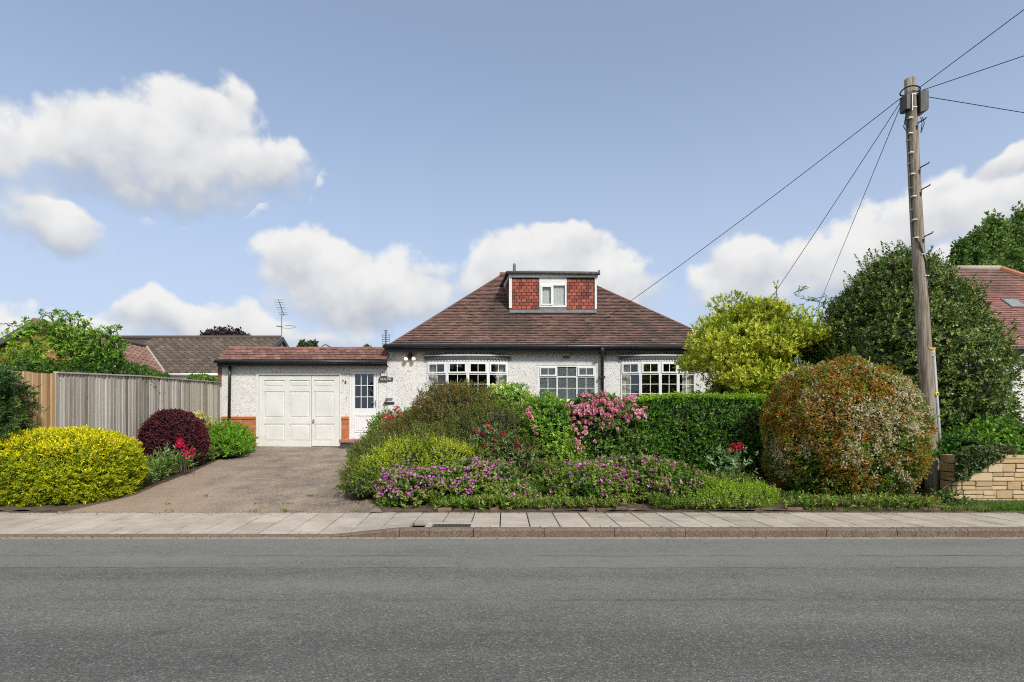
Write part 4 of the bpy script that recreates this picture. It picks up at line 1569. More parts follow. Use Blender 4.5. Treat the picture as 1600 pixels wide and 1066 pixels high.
# ------------------------------------------------------------------ right neighbour
RN = thing('neighbour_house', 'white rendered house with red tiled hip roof behind the dark evergreen', 'house', (17, 19, .9))
qy, qz = 17.0, CZ + (HY - 546) * 17 / F
ky = 21.0
kz = CZ + (HY - 420.5) * ky / F
k0, k1 = (1487 - CX) * ky / F, (1560 - CX) * ky / F
e0_, e1_ = k0 - 4.0, k1 + 4.0
MB().box(e0_ + .35, e1_ - .35, qy + .3, 2 * ky - qy - .3, .6, qz + .02).build('wall', 'pebbledash', RN)
A_, B_, C_, D_, R0, R1 = (e0_, qy, qz), (e1_, qy, qz), (e1_, 2 * ky - qy, qz), (e0_, 2 * ky - qy, qz), (k0, ky, kz), (k1, ky, kz)
mb = MB()
mb.add([A_, B_, C_, D_, R0, R1], [(0, 1, 5, 4), (1, 2, 5), (2, 3, 4, 5), (3, 0, 4)])
rroof = mb.build('roof', 'dark_brick', RN, fix=False)
TC2 = [(.36, .135, .105), (.30, .12, .095), (.42, .18, .14), (.25, .12, .10), (.38, .17, .14), (.33, .125, .09), (.22, .13, .105)]


def weather_right(c, u, v):
    q = vn(np.array([[u * 1.2, v * 1.1, 9.1]]), 15)[0]
    if v > 3.6:
        c = c * (1 - (v - 3.6) * .28) + np.array([.24, .22, .18]) * (v - 3.6) * .28
    return c * (.7 + .6 * q)


mb = MB()
for args in [(A_, B_, R0, R1), (D_, A_, R0, R0), (B_, C_, R1, R1)]:
    O, U, V, fn, vm_ = hip_plane(*args, 1)
    tile_plane(mb, O, U, V, fn, vm_, TC2, gauge=.125, tw=.19, th=.022, weather=weather_right)
tl = mb.build('tiles', 'roof_tile', rroof)
tl['kind'] = 'stuff'
MB().tube([(k0 - .1, ky, kz + .02), (k1 + .05, ky, kz + .02)], .11, 8).build('ridge', 'mortar', rroof, smooth=True)
for p_, q_ in ((B_, R1), (A_, R0)):
    v = np.subtract(q_, p_)
    for k in range(17):
        MB().tube([np.array(p_) + v * (k / 17) + (0, 0, .03), np.array(p_) + v * ((k + .96) / 17) + (0, 0, .045)], [.10, .085], 7).build('hip_tile', 'ridge_tile', rroof)
MB().tube([(e0_, qy - .06, qz - .01), (e1_, qy - .06, qz - .01)], .06, 8).build('gutter', 'black_plastic', RN, smooth=True)
MB().box(e0_, e1_, qy + .02, qy + .05, qz - .2, qz - .02).build('fascia', 'white_paint', RN)
# roof light
sv_ = 2.55
Vr = np.subtract(R0, A_); Vr = np.array([0, ky - qy, kz - qz]); Vr = Vr / np.linalg.norm(Vr)
Nr = np.cross([1, 0, 0], Vr)
c0 = np.array([(1583 - CX) * 19.1 / F, qy, qz]) + Vr * 2.75
T = lambda u, d, w: tuple(c0 + np.array([1, 0, 0]) * u + Nr * d + Vr * w)
rl = MB(T)
rl.box(-.28, .28, -.02, .05, -.3, -.26)
rl.box(-.28, .28, -.02, .05, .26, .3)
rl.box(-.28, -.24, -.02, .048, -.26, .26)
rl.box(.24, .28, -.02, .048, -.26, .26)
rlo = rl.build('rooflight', 'lead', RN)
MB(T).box(-.24, .24, .0, .035, -.26, .26).build('pane', 'skylight', rlo)

# ------------------------------------------------------------------ boundary fence
FX = -8.30
fen = thing('fence', 'closeboard timber fence, weathered grey boards with a few new orange ones', 'fence', (FX, 13, .3))
board_cache = {}


def fence_top(y):
    return float(np.interp(y, [9.2, 10.66, 13.0, 16.8], [2.39, 2.44, 2.60, 2.765]))


bme = {}
for nm, mt in (('grey', 'fence_grey'), ('new', 'fence_new')):
    q = MB()          # feather-edged board, face towards the garden
    q.prism([(-.006, -.06, 0), (.024, -.06, 0), (.004, .06, 0), (-.006, .06, 0)], (0, 0, 1))
    bme[nm] = q.mesh('board', mt)
y = 9.76
while y < 16.74:
    new = y < 10.66
    top = fence_top(y) - (.0 if not new else .02) + random.uniform(-.008, .008)
    bot = gz(y) + .02
    inst(bme['new' if new else 'grey'], 'board', fen, (FX + random.uniform(-.006, .006), y, bot), (random.uniform(-.006, .006), random.uniform(-.004, .004), random.uniform(-.03, .03)), (1, 1, top - bot))
    y += .104
for y in (10.62, 13.1, 15.3, 16.72):
    MB().box(FX - .11, FX - .02, y - .045, y + .045, 0, fence_top(y) - .02).build('post', 'fence_grey', fen, bevel=.005)
for f_ in (.25, .6, .88):
    MB().prism([(FX - .06, 9.74, gz(9.74) + f_ * 1.85), (FX - .015, 9.74, gz(9.74) + f_ * 1.85), (FX - .015, 9.74, gz(9.74) + f_ * 1.85 + .07), (FX - .06, 9.74, gz(9.74) + f_ * 1.85 + .07)], (0, 6.97, .58)).build('rail', 'fence_grey', fen)
for (ya, yb) in ((10.66, 13.1), (13.105, 15.3), (15.305, 16.75)):
    za, zb = fence_top(ya), fence_top(yb)
    MB().prism([(FX - .05, ya, za + .002), (FX + .05, ya, za + .002), (FX + .05, ya, za + .03), (FX - .05, ya, za + .035)], (0, yb - ya, zb - za)).build('capping', 'fence_grey', fen)

# ------------------------------------------------------------------ stone retaining wall and raised ground
RW = thing('retaining_wall', 'low wall of split yellow stone blocks behind the grass verge', 'wall', (9.5, 9.9, .1))
wy, wz0, wz1 = 9.88, .06, .985
MB().box(7.72, 15, wy + .02, wy + .09, .0, wz1 - .03).build('mortar_bed', 'mortar', RW)
stone_me = [boxmesh('stone_block', 1, 1, 1, 'stone_block', .035) for _ in range(3)]
for me in stone_me:
    for v in me.vertices:
        v.co.y += random.uniform(-.05, .05)
        v.co.x += random.uniform(-.012, .012)
        v.co.z += random.uniform(-.02, .02)


def stone(xa, xb, za, zb):
    inst(random.choice(stone_me), 'stone_block', RW, ((xa + xb) / 2, wy + .03, (za + zb) / 2), (0, 0, 0), (xb - xa - .012, .12 + random.uniform(-.02, .025), zb - za - .011))


z = wz0
while z < wz1 - .05:
    inst(random.choice(stone_me), 'stone_block', RW, (7.715, wy + .17, z + .074), (0, 0, R(90)), (.16, .10, .137))
    hc = .148
    xx = 7.66 - random.uniform(0, .2)
    while xx < 13.2:
        w_ = random.uniform(.22, .46)
        xa_, xb_ = max(7.66, xx), xx + w_
        if random.random() < .42:
            stone(xa_, xb_, z, z + hc)
        else:
            mid_ = z + hc * random.choice((.5, .5, .42))
            stone(xa_, xb_, z, mid_)
            cut = xa_ + (xb_ - xa_) * random.uniform(.4, .6)
            if random.random() < .4 and xb_ - xa_ > .3:
                stone(xa_, cut, mid_, z + hc)
                stone(cut, xb_, mid_, z + hc)
            else:
                stone(xa_, xb_, mid_, z + hc)
        xx = xb_
    z += hc + .004
mb = MB()
mb.add([(8.2, wy + .15, .93), (40, wy + .15, .93), (40, 17.3, 1.05), (8.2, 17.3, .95)], [(0, 1, 2, 3)])
mb.quad((8.2, 17.3, .4), (8.2, wy + .15, .0), (8.2, wy + .15, .93), (8.2, 17.3, .95))
tag(mb.build('raised_garden', 'soil', fix=False), 'raised soil of the right hand garden behind the stone wall', kind='structure')

# ------------------------------------------------------------------ telegraph pole
pole = thing('telegraph_pole', 'leaning weathered wooden telegraph pole with step irons and black boxes', 'pole', (7.7, 10.35, .2))
PY = 10.35
PB, PT = np.array([(1458 - CX) * PY / F, PY, .0]), np.array([(1421 - CX) * PY / F, PY, CZ + (HY - 124) * PY / F])


def pp(py):
    """axis of the pole at picture row py"""
    z = CZ + (HY - py) * PY / F
    t = (z - PB[2]) / (PT[2] - PB[2])
    return PB + (PT - PB) * t


ks = np.linspace(0, 1, 16)
pts = [PB + (PT - PB) * k + np.array([.012 * math.sin(k * 7), 0, 0]) for k in ks]
MB().tube(pts, [.120 - .030 * k for k in ks], 20).build('shaft', 'pole_wood', pole, smooth=True)


def prad(py):
    return .120 - .030 * (CZ + (HY - py) * PY / F) / PT[2]


for k, py in enumerate((196, 265, 299, 372, 420)):
    c = pp(py); r_ = prad(py)
    s_ = 1
    if py < 400:
        q = MB().tube([c + (.02, -r_ * .6, -.05), c + (.05, -r_ * 1.05, .0), c + (.05 + .07, -r_ - .08, .03), c + (.05 + .08, -r_ - .08, .055)], .011, 6)
        q.build('step_iron', 'iron', pole)
        MB().tube([c + (.02, -r_ * .9, -.12), c + (.02, -r_ * 1.05, -.05)], .018, 6).build('step_stud', 'iron', pole)
for py in (222, 258, 296, 330, 348):
    c = pp(py); r_ = prad(py)
    MB().tube([c + (-r_ - .05, -.02, .0), c + (-r_ + .03, -.06, .015)], .013, 6).build('side_stud', 'grey_metal', pole)
# drop cable clipped to the pole
path = [pp(y) + np.array([dx, -prad(y) - .004, 0]) if abs(dx) < .09 else pp(y) + np.array([dx, -.03, 0]) for y, dx in
        ((185, -.095), (230, -.097), (280, -.10), (330, -.103), (370, -.104), (382, -.07), (395, -.02), (410, .03), (432, .045), (452, .07), (470, .10), (545, .118))]
MB().tube(path, .011, 6).build('drop_cable', 'cable', pole)
for y, dx in ((152, .0), (172, .0), (188, -.08), (212, -.1), (242, -.1), (275, -.1), (310, -.1), (346, -.11), (374, -.1), (400, .0), (433, .04)):
    c = pp(y)
    MB().box(c[0] + dx - .035, c[0] + dx + .035, c[1] - prad(y) - .012, c[1] - prad(y) * (.6 if abs(dx) > .06 else .97), c[2] - .008, c[2] + .008).build('cable_clip', 'label_white', pole)
# junction boxes
c = pp(165)
q = MB()
q.prism([c + (.07, -.14, -.20), c + (.20, -.14, -.16), c + (.225, -.14, -.12), c + (.225, -.14, .20), c + (.20, -.14, .21), c + (.07, -.14, .19)], (0, .20, 0))
q.build('junction_box', 'black_plastic', pole, bevel=.008)
MB().box(c[0] + .235, c[0] + .25, c[1] - .10, c[1] + .02, c[2] - .1, c[2] + .19).build('box_lid', 'dark_metal', pole, bevel=.004)
c = pp(163)
MB().box(c[0] - .175, c[0] - .085, c[1] - .13, c[1] + .05, c[2] - .16, c[2] + .13).build('terminal_box', 'black_plastic', pole, bevel=.012)
MB().box(c[0] - .085, c[0] - .065, c[1] - .15, c[1] - .02, c[2] - .19, c[2] + .11).build('bracket', 'grey_metal', pole)
for k in range(3):
    c = pp(178 + k * 4)
    MB().tube([c + (-.13, -.06, .05), c + (-.16 - k * .02, -.08, -.10 - .04 * k), c + (-.12, -.08, -.25 - .03 * k), c + (-.095, -.06, -.20)], .008, 5).build('cable_tail', 'cable', pole)
for k in range(2):
    c = pp(186)
    MB().tube([c + (.12 + k * .03, -.06, .0), c + (.13 + k * .04, -.08, -.12), c + (.10, -.09, -.30)], .007, 5).build('cable_tail', 'cable', pole)
ring = [pp(142) + np.array([.15 * math.cos(t), .15 * math.sin(t), .012 * math.sin(2 * t)]) for t in np.linspace(0, 2 * math.pi, 21)]
MB().tube(ring, .012, 6, cap=False).build('cable_ring', 'cable', pole)
# notices and conduit
c = pp(546)
MB().box(c[0] + .0, c[0] + .115, c[1] - prad(546) - .012, c[1] - prad(546) * .55, c[2] - .018, c[2] + .018).build('orange_label', 'label_orange', pole)
for k, y in enumerate((551, 556)):
    c = pp(y)
    MB().box(c[0] + .045 - k * .005, c[0] + .11, c[1] - prad(y) * 1.02, c[1] - prad(y) * .6, c[2] - .018, c[2] + .018).build('number_tag', 'label_white', pole, bevel=.004)
    text('tag_number', ('06', '4906')[k], .034, (c[0] + .077, c[1] - prad(y) * 1.02 - .001, c[2]), 'lettering_black', pole, .0006)
c = pp(616)
MB().box(c[0] + .07, c[0] + .135, c[1] - prad(616) - .01, c[1] - prad(616) * .6, c[2] - .03, c[2] + .03).build('yellow_tag', 'label_yellow', pole, bevel=.008)
MB().tube([c + (.1025, -prad(616) - .0105, 0), c + (.1025, -prad(616) - .016, 0)], .015, 8).build('tag_emblem', 'lettering_black', pole)
a_, b2 = pp(545) + (.135, -.03, 0), pp(792) + (.165, -.05, 0)
MB().tube([a_, (a_ + b2) / 2, b2], .030, 10).build('conduit', 'conduit_grey', pole, smooth=True)


def cable(name, label, p0, p1, sag, r_=.0065):
    p0, p1 = np.array(p0, float), np.array(p1, float)
    pts = [p0 + (p1 - p0) * t - np.array([0, 0, 4 * sag * t * (1 - t)]) for t in np.linspace(0, 1, 28)]
    o = MB().tube(pts, r_, 6).build(name, 'cable')
    tag(o, label, 'cable', 'overhead telephone cables')


t0 = pp(152)
cable('overhead_cable', 'black overhead cable from the pole across the roof to the bungalow eaves', t0 + (-.15, -.03, 0), (WX(880, 16.5), 16.5, WZ(543.5, 16.5)), .10)
cable('overhead_cable', 'middle of three black cables falling left from the pole behind the yellow green tree', t0 + (-.15, .03, -.06), ((1150 - CX) * 16.4 / F, 16.4, CZ + (HY - 546) * 16.4 / F), .05)
cable('overhead_cable', 'steepest black cable dropping from the pole between tree and evergreen', t0 + (-.13, .05, -.1), ((1238 - CX) * 30 / F, 30.0, CZ + (HY - 574) * 30 / F), .05)


def through(px, py, Y, k):
    q = np.array(P3(px, py, Y)); s0 = t0 + (.12, 0, .12)
    return s0 + (q - s0) * k


cable('overhead_cable', 'uppermost black cable rising from the pole to the top right corner', t0 + (.12, 0, .14), through(1600, 17, 8.9, 9), .0)
cable('overhead_cable', 'black cable running from the pole to the right edge below the uppermost one', t0 + (.14, 0, .10), through(1600, 85, 9.3, 12), .0)
cable('overhead_cable', 'lowest black cable leaving the pole to the right, nearly level', t0 + (.22, -.03, 0), through(1600, 170, 10.8, 10), .0)


# ------------------------------------------------------------------ foliage
GAIN = 1.9


def nz(a):
    return a / np.maximum(np.linalg.norm(a, axis=-1, keepdims=True), 1e-9)


def leaf_mesh(name, B, T, N, L, W, col, mat, parent, fold=.18, kind=None):
    n = len(B)
    S = np.cross(T, N)
    L, W = L[:, None], W[:, None]
    mid = B + T * L * .45
    v = np.empty((n, 4, 3), np.float32)
    v[:, 0] = B
    v[:, 1] = mid + S * W * .5 + N * W * fold
    v[:, 2] = B + T * L - N * L * .08
    v[:, 3] = mid - S * W * .5 + N * W * fold
    me = bpy.data.meshes.new(name)
    me.vertices.add(4 * n)
    me.vertices.foreach_set('co', v.ravel())
    me.loops.add(4 * n)
    me.loops.foreach_set('vertex_index', np.arange(4 * n, dtype=np.int32))
    me.polygons.add(n)
    me.polygons.foreach_set('loop_start', np.arange(0, 4 * n, 4, dtype=np.int32))
    me.update(calc_edges=True)
    a = me.attributes.new('col', 'FLOAT_COLOR', 'FACE')
    c4 = np.ones((n, 4), np.float32)
    c4[:, :3] = np.clip(col, 0.002, .95)
    a.data.foreach_set('color', c4.ravel())
    me.materials.append(M[mat])
    o = bpy.data.objects.new(name, me)
    link(o, parent)
    if parent is not None:
        o.matrix_parent_inverse = parent.matrix_world.inverted()
    if kind:
        o['kind'] = kind
    return o


def sprig(P, A, k, slen, L, W, rg, opn=.95, jit=.3):
    """k leaves spiralling up a short shoot at each P along A"""
    m_ = len(P)
    A = nz(A)
    idx = np.repeat(np.arange(m_), k)
    t = np.tile(np.linspace(.12, 1, k), m_)
    sl2 = slen * rg.uniform(.6, 1.3, m_)[idx]
    Ar = A[idx]
    base = P[idx] + Ar * (sl2 * t)[:, None]
    U = nz(np.cross(A, rg.normal(size=(m_, 3))))
    V = np.cross(A, U)
    phi = np.tile(np.arange(k) * 2.4, m_) + rg.uniform(0, .8, m_ * k)
    Rr = U[idx] * np.cos(phi)[:, None] + V[idx] * np.sin(phi)[:, None]
    ang = opn * (1.15 - .6 * t) + jit * rg.normal(size=m_ * k)
    ca, sa = np.cos(ang)[:, None], np.sin(ang)[:, None]
    T = Ar * ca + Rr * sa
    N = Ar * sa - Rr * ca
    s = rg.uniform(.65, 1.2, m_ * k)
    return base, T, N, L * s, W * s, idx


def shell(n, blob, rg, lump=.12, depth=.18, lf=2.2, seed=1, zmin=-9):
    cx, cy, cz, rx, ry, rz = blob[:6]
    pw = blob[6] if len(blob) > 6 else 2.0
    d = nz(rg.normal(size=(n, 3)))
    r3 = np.array([rx, ry, rz])
    k = 1 / (np.abs(d) ** pw).sum(1) ** (1 / pw)
    off = (vn(d * lf * 2 + seed * 7.3, seed) - .5) * 2 * lump + (vn(d * lf * 5 + seed * 3.1, seed + 3) - .5) * lump * .9
    rad = k * (1 + off) * (1 - depth * rg.random(n) ** 2)
    P = np.array([cx, cy, cz]) + d * r3 * rad[:, None]
    N = nz(np.sign(d) * np.abs(d * k[:, None]) ** (pw - 1) / r3)
    keep = P[:, 2] > zmin
    return P[keep], N[keep]


def core_mesh(mb, blob, sc_, lump, lf, seed, zmin):
    cx, cy, cz, rx, ry, rz = blob[:6]
    pw = blob[6] if len(blob) > 6 else 2.0
    nu, nv_ = 22, 14
    d = []
    for j in range(nv_ + 1):
        th = math.pi * j / nv_
        for i in range(nu):
            ph = 2 * math.pi * i / nu
            d.append((math.sin(th) * math.cos(ph), math.sin(th) * math.sin(ph), math.cos(th)))
    d = np.array(d)
    k = 1 / (np.abs(d) ** pw).sum(1) ** (1 / pw)
    off = (vn(d * lf * 2 + seed * 7.3, seed) - .5) * 2 * lump
    P = np.array([cx, cy, cz]) + d * np.array([rx, ry, rz]) * (k * (1 + off) * sc_)[:, None]
    P[:, 2] = np.maximum(P[:, 2], zmin)
    fs = []
    for j in range(nv_):
        for i in range(nu):
            i2 = (i + 1) % nu
            fs.append((j * nu + i, (j + 1) * nu + i, (j + 1) * nu + i2, j * nu + i2))
    mb.add([tuple(p) for p in P], fs)


def inside(P, blobs, skip, f):
    out = np.zeros(len(P), bool)
    for i, b in enumerate(blobs):
        if i == skip:
            continue
        q = np.abs((P - np.array(b[:3])) / np.array(b[3:6]))
        pw = b[6] if len(b) > 6 else 2.0
        out |= (q ** pw).sum(1) ** (1 / pw) < f
    return out


def colours(P, idx, palette, rg, patch=1.6, seed=2, jitter=.18, rand=.45):
    """mix of the palette's colours: patches plus leaf by leaf variation"""
    palette = np.array(palette, float)
    q = vn(P * patch + 11.3, seed) * (1 - rand) + rand * rg.random(len(P))
    q = np.clip((q - .2) / .6, 0, .9999) * len(palette)
    c = palette[q.astype(int)][idx] * GAIN
    return c * (1 + jitter * rg.normal(size=(len(c), 1))) * (1 + .06 * rg.normal(size=c.shape))


def shrub(name, label, cat, blobs, n, palette, k=7, slen=.09, L=.045, W=.022, lump=.12, depth=.2, lf=2.2, up=.35, zmin=None, mat='leaf', core=.86, seed=1, group=None, patch=1.6, opn=.95, rand=.45, part='foliage', base=None):
    rg = np.random.default_rng(seed * 101 + 5)
    b0 = blobs[0]
    if zmin is None:
        zmin = gz(b0[1]) + .02
    t = thing(name, label, cat, base or (b0[0], b0[1], zmin), group)
    Ps, Ns = [], []
    area = [(b[3] * b[4] + b[3] * b[5] + b[4] * b[5]) for b in blobs]
    for i, b in enumerate(blobs):
        P, N = shell(int(n * area[i] / sum(area)), b, rg, lump, depth, lf, seed + i, zmin)
        kp = ~inside(P, blobs, i, .8)
        Ps.append(P[kp]); Ns.append(N[kp])
    P, N = np.concatenate(Ps), np.concatenate(Ns)
    A = N + np.array([0, 0, up]) + .45 * rg.normal(size=P.shape)
    B, T, Nn, l, w, idx = sprig(P, A, k, slen, L, W, rg, opn)
    leaf_mesh(part, B, T, Nn, l, w, colours(P, idx, palette, rg, patch, seed, rand=rand), mat, t)
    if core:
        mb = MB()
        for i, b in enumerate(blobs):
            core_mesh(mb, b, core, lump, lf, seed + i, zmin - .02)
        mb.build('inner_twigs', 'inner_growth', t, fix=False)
    return t, P, N


def stems(t, name, pts_list, r0, mat='bark'):
    for pts in pts_list:
        n = len(pts)
        MB().tube(pts, [r0 * (1 - .75 * i / (n - 1)) for i in range(n)], 7).build(name, mat, t, smooth=True)


def dots(name, P, N, size, palette, rg, t, petals=5, mat='petal', kind='stuff', L=1.0):
    """small flowers, petals round a centre"""
    A = nz(N)
    B, T, Nn, l, w, idx = sprig(P, A, petals, .001, size * L, size * .8, rg, 1.25, .12)
    c = np.array(palette)[rg.integers(len(palette), size=len(P))][idx]
    c = c * (1 + .12 * rg.normal(size=(len(c), 1)))
    return leaf_mesh(name, B, T, Nn, l, w, c, mat, t, kind=kind)


# ---- left of the drive
shrub('golden_hedge', 'big rounded golden yellow clipped hedge at the left corner of the drive', 'hedge',
      [(-7.66, 10.05, .66, 1.06, .95, .64, 2.8)], 14000, [(.105, .15, .006), (.165, .21, .006), (.23, .265, .006), (.31, .32, .006), (.20, .235, .006)],
      k=8, slen=.075, L=.05, W=.018, lump=.06, depth=.12, lf=3, up=.75, zmin=.14, core=.90, seed=3, patch=2.2, rand=.6)
rg = np.random.default_rng(132)
gh = bpy.data.objects['golden_hedge']
Pq, Nq = shell(9000, (-7.66, 10.05, .665, 1.07, .96, .655, 2.8), rg, .06, .03, 3, 3, .4)
kq = rg.random(len(Pq)) < np.clip((Nq[:, 2] - .2) * 1.6 + (Pq[:, 2] - 1.0) * 1.2, .03, 1)
Pq, Nq = Pq[kq], Nq[kq]
B, T, N, l, w, idx = sprig(Pq, Nq + (0, 0, .8) + .45 * rg.normal(size=Pq.shape), 8, .085, .05, .018, rg)
leaf_mesh('new_shoots', B, T, N, l, w, colours(Pq, idx, [(.36, .34, .006), (.44, .40, .008), (.50, .43, .008)], rg), 'leaf', gh)
shrub('golden_hedge_tail', 'leafy low end of golden hedge at the left edge of the picture', 'hedge',
      [(-8.75, 9.6, .38, .42, .42, .36)], 1200, [(.10, .16, .012), (.17, .22, .012), (.07, .11, .012)], k=8, slen=.08, L=.05, W=.02, zmin=.14, seed=4)
shrub('purple_barberry', 'round dark purple leaved bush in front of the grey fence', 'bush',
      [(-7.50, 13.1, 1.10, .62, .62, .68, 2.2)], 6500, [(.035, .009, .014), (.055, .012, .018), (.085, .018, .022), (.045, .014, .016), (.12, .025, .028)],
      k=7, slen=.07, L=.04, W=.026, lump=.05, depth=.12, seed=5, zmin=.5)
rg = np.random.default_rng(33)
t, P, N = shrub('green_spurge', 'bright green feathery leafy bush beside the garage wall', 'bush',
      [(-7.35, 15.2, .98, .62, .6, .48), (-7.02, 14.6, .84, .45, .5, .38), (-7.6, 14.7, .92, .4, .5, .42)], 2200, [(.085, .19, .012), (.14, .26, .015), (.055, .13, .012), (.19, .30, .02)],
      k=10, slen=.16, L=.085, W=.022, lump=.22, depth=.3, up=.9, seed=6, core=.75)
stems(t, 'shoot', [[(-6.85, 15.0, 1.1), (-6.7, 14.9, 1.45), (-6.6, 14.9, 1.6)]], .008)
t, P, N = shrub('variegated_shrub', 'small cream edged shrub between purple bush and garage', 'bush',
      [(-7.75, 14.6, 1.25, .3, .4, .5)], 400, [(.45, .40, .16), (.25, .28, .08), (.12, .17, .04)], k=8, slen=.12, L=.07, W=.035, seed=7)
rg = np.random.default_rng(8)
t = thing('red_valerian', 'red flowered valerian with grey green leaves in front of the purple bush', 'flower', (-7.0, 12.0, .45))
P = np.stack([rg.uniform(-7.2, -6.8, 45), rg.uniform(11.8, 12.2, 45), rg.uniform(.45, .9, 45)], 1)
B, T, N, l, w, idx = sprig(P, np.tile([0, 0, 1.], (45, 1)) + .4 * rg.normal(size=P.shape), 6, .16, .09, .03, rg)
leaf_mesh('foliage', B, T, N, l, w, colours(P, idx, [(.09, .14, .05), (.14, .19, .08)], rg), 'leaf', t)
for (px, py) in ((281, 688), (285, 697), (288, 702), (279, 693), (300, 706), (292, 710)):
    c = np.array(P3(px, py, 11.9))
    q = c + .035 * rg.normal(size=(26, 3)) * (1, 1, 1.0)
    dots('flower_head', q, nz(rg.normal(size=(26, 3)) + (0, -.6, .5)), .035, [(.62, .02, .09), (.70, .04, .16), (.50, .015, .06)], rg, t, kind=None)
    MB().tube([(c[0] + .02, c[1] + .05, .5), tuple(c)], .006, 5).build('stem', 'bark', t)


def scatter(name, label, region, n, palette, k, slen, L, W, seed, height, cat='ground cover', mat='leaf', up=1.2, patch=2.0, opn=.95):
    """low loose plants over the bed; region(rg, n) gives x, y"""
    rg = np.random.default_rng(seed)
    x, y = region(rg, n)
    g0 = np.array([gz(v) for v in y])
    hn = vn(np.stack([x * 1.7, y * 1.7, np.zeros(n)], 1), seed)
    z = g0 + .03 + height * (.25 + 1.1 * hn) * rg.random(n) ** .5
    P = np.stack([x, y, z], 1)
    A = np.array([0, 0, up]) + .6 * rg.normal(size=P.shape)
    B, T, N, l, w, idx = sprig(P, A, k, slen, L, W, rg, opn)
    o = leaf_mesh(name, B, T, N, l, w, colours(P, idx, palette, rg, patch, seed), mat, None, kind='stuff')
    tag(o, label, cat)
    return P


def strip_left(rg, n):
    y = rg.uniform(10.6, 15.2, n)
    e = np.array([edge(LE, v) for v in y])
    return e - .02 - rg.random(n) ** 1.4 * np.minimum(1.5, e + 8.25), y


scatter('ground_cover', 'low mixed green plants edging the left side of the drive', strip_left, 2600, [(.04, .09, .015), (.07, .13, .02), (.11, .17, .03), (.13, .17, .06), (.05, .10, .02)], 8, .14, .075, .026, 41, .42)

# dark conifer at the left edge
rg = np.random.default_rng(12)
t = thing('yew_tree', 'dark green yew with drooping sprays at the left edge', 'tree', (-8.56, 9.62, .2))
stems(t, 'trunk', [[(-8.56, 9.62, .1), (-8.52, 9.62, 1.4), (-8.56, 9.62, 2.5)]], .09)
tips = []
for i in range(210):
    a0 = np.array([-8.52, 9.62, rg.uniform(.5, 2.35)])
    ang = rg.uniform(0, 2 * math.pi)
    ln = rg.uniform(.3, .72) * (1.25 - .30 * a0[2]) + .08
    d = np.array([math.cos(ang), math.sin(ang), rg.uniform(-.1, .35)])
    for s_ in np.linspace(.25, 1, 9):
        tips.append(a0 + d * ln * s_ + np.array([0, 0, -.22 * s_ * s_]) + .05 * rg.normal(size=3))
P = np.array(tips)
A = nz(P - np.array([-8.52, 9.62, 0]) * (1, 1, 0) - np.array([0, 0, 1]) * P[:, 2:]) + (0, 0, .25) + .5 * rg.normal(size=P.shape)
B, T, N, l, w, idx = sprig(P, A, 13, .17, .068, .024, rg, 1.0)
leaf_mesh('foliage', B, T, N, l, w, colours(P, idx, [(.018, .045, .010), (.03, .07, .014), (.05, .095, .02), (.09, .14, .03)], rg), 'leaf', t)

# rowan-like tree behind the fence
rg = np.random.default_rng(14)
t = thing('ash_leaved_tree', 'bright green tree with feathery compound leaves rising behind the fence', 'tree', (-10.0, 13.6, .5))
limbs, pl_ = [], []
root = np.array([-10.0, 13.6, .4])
limbs.append([root, root + (.05, 0, 1.2), root + (0, .05, 2.0)])
for i in range(60):
    d = nz(rg.normal(size=3))
    end = np.array([-10.15, 13.6, 2.5]) + d * np.array([1.75, 1.0, 1.15]) * rg.uniform(.6, 1.0)
    if end[2] < 1.9:
        end[2] = 1.9 + rg.uniform(0, .6)
    st_ = root + (0, 0, rg.uniform(1.0, 1.9))
    if i % 2 == 0:
        limbs.append([st_, (st_ + end) / 2 + .08 * rg.normal(size=3), end])
    for s_ in np.linspace(.45, 1.02, 8):
        pl_.append(st_ + (end - st_) * s_ + .13 * rg.normal(size=3))
for (px, py) in ((80, 482), (92, 492), (38, 498), (20, 508), (108, 486), (122, 492), (142, 503), (155, 510), (182, 507), (172, 512), (60, 490), (10, 520), (130, 500), (100, 500), (70, 500), (45, 505), (165, 520)):
    tip = np.array(P3(px, py + 6, 13.2))
    st_ = tip + (rg.uniform(-.3, .3), .2, -.75)
    limbs.append([st_, (st_ + tip) / 2, tip])
    for s_ in np.linspace(.2, 1.0, 8):
        pl_.append(st_ + (tip - st_) * s_ + .03 * rg.normal(size=3))
stems(t, 'limb', limbs, .035)
P = np.array(pl_)
A = np.array([0, 0, .35]) + rg.normal(size=P.shape)
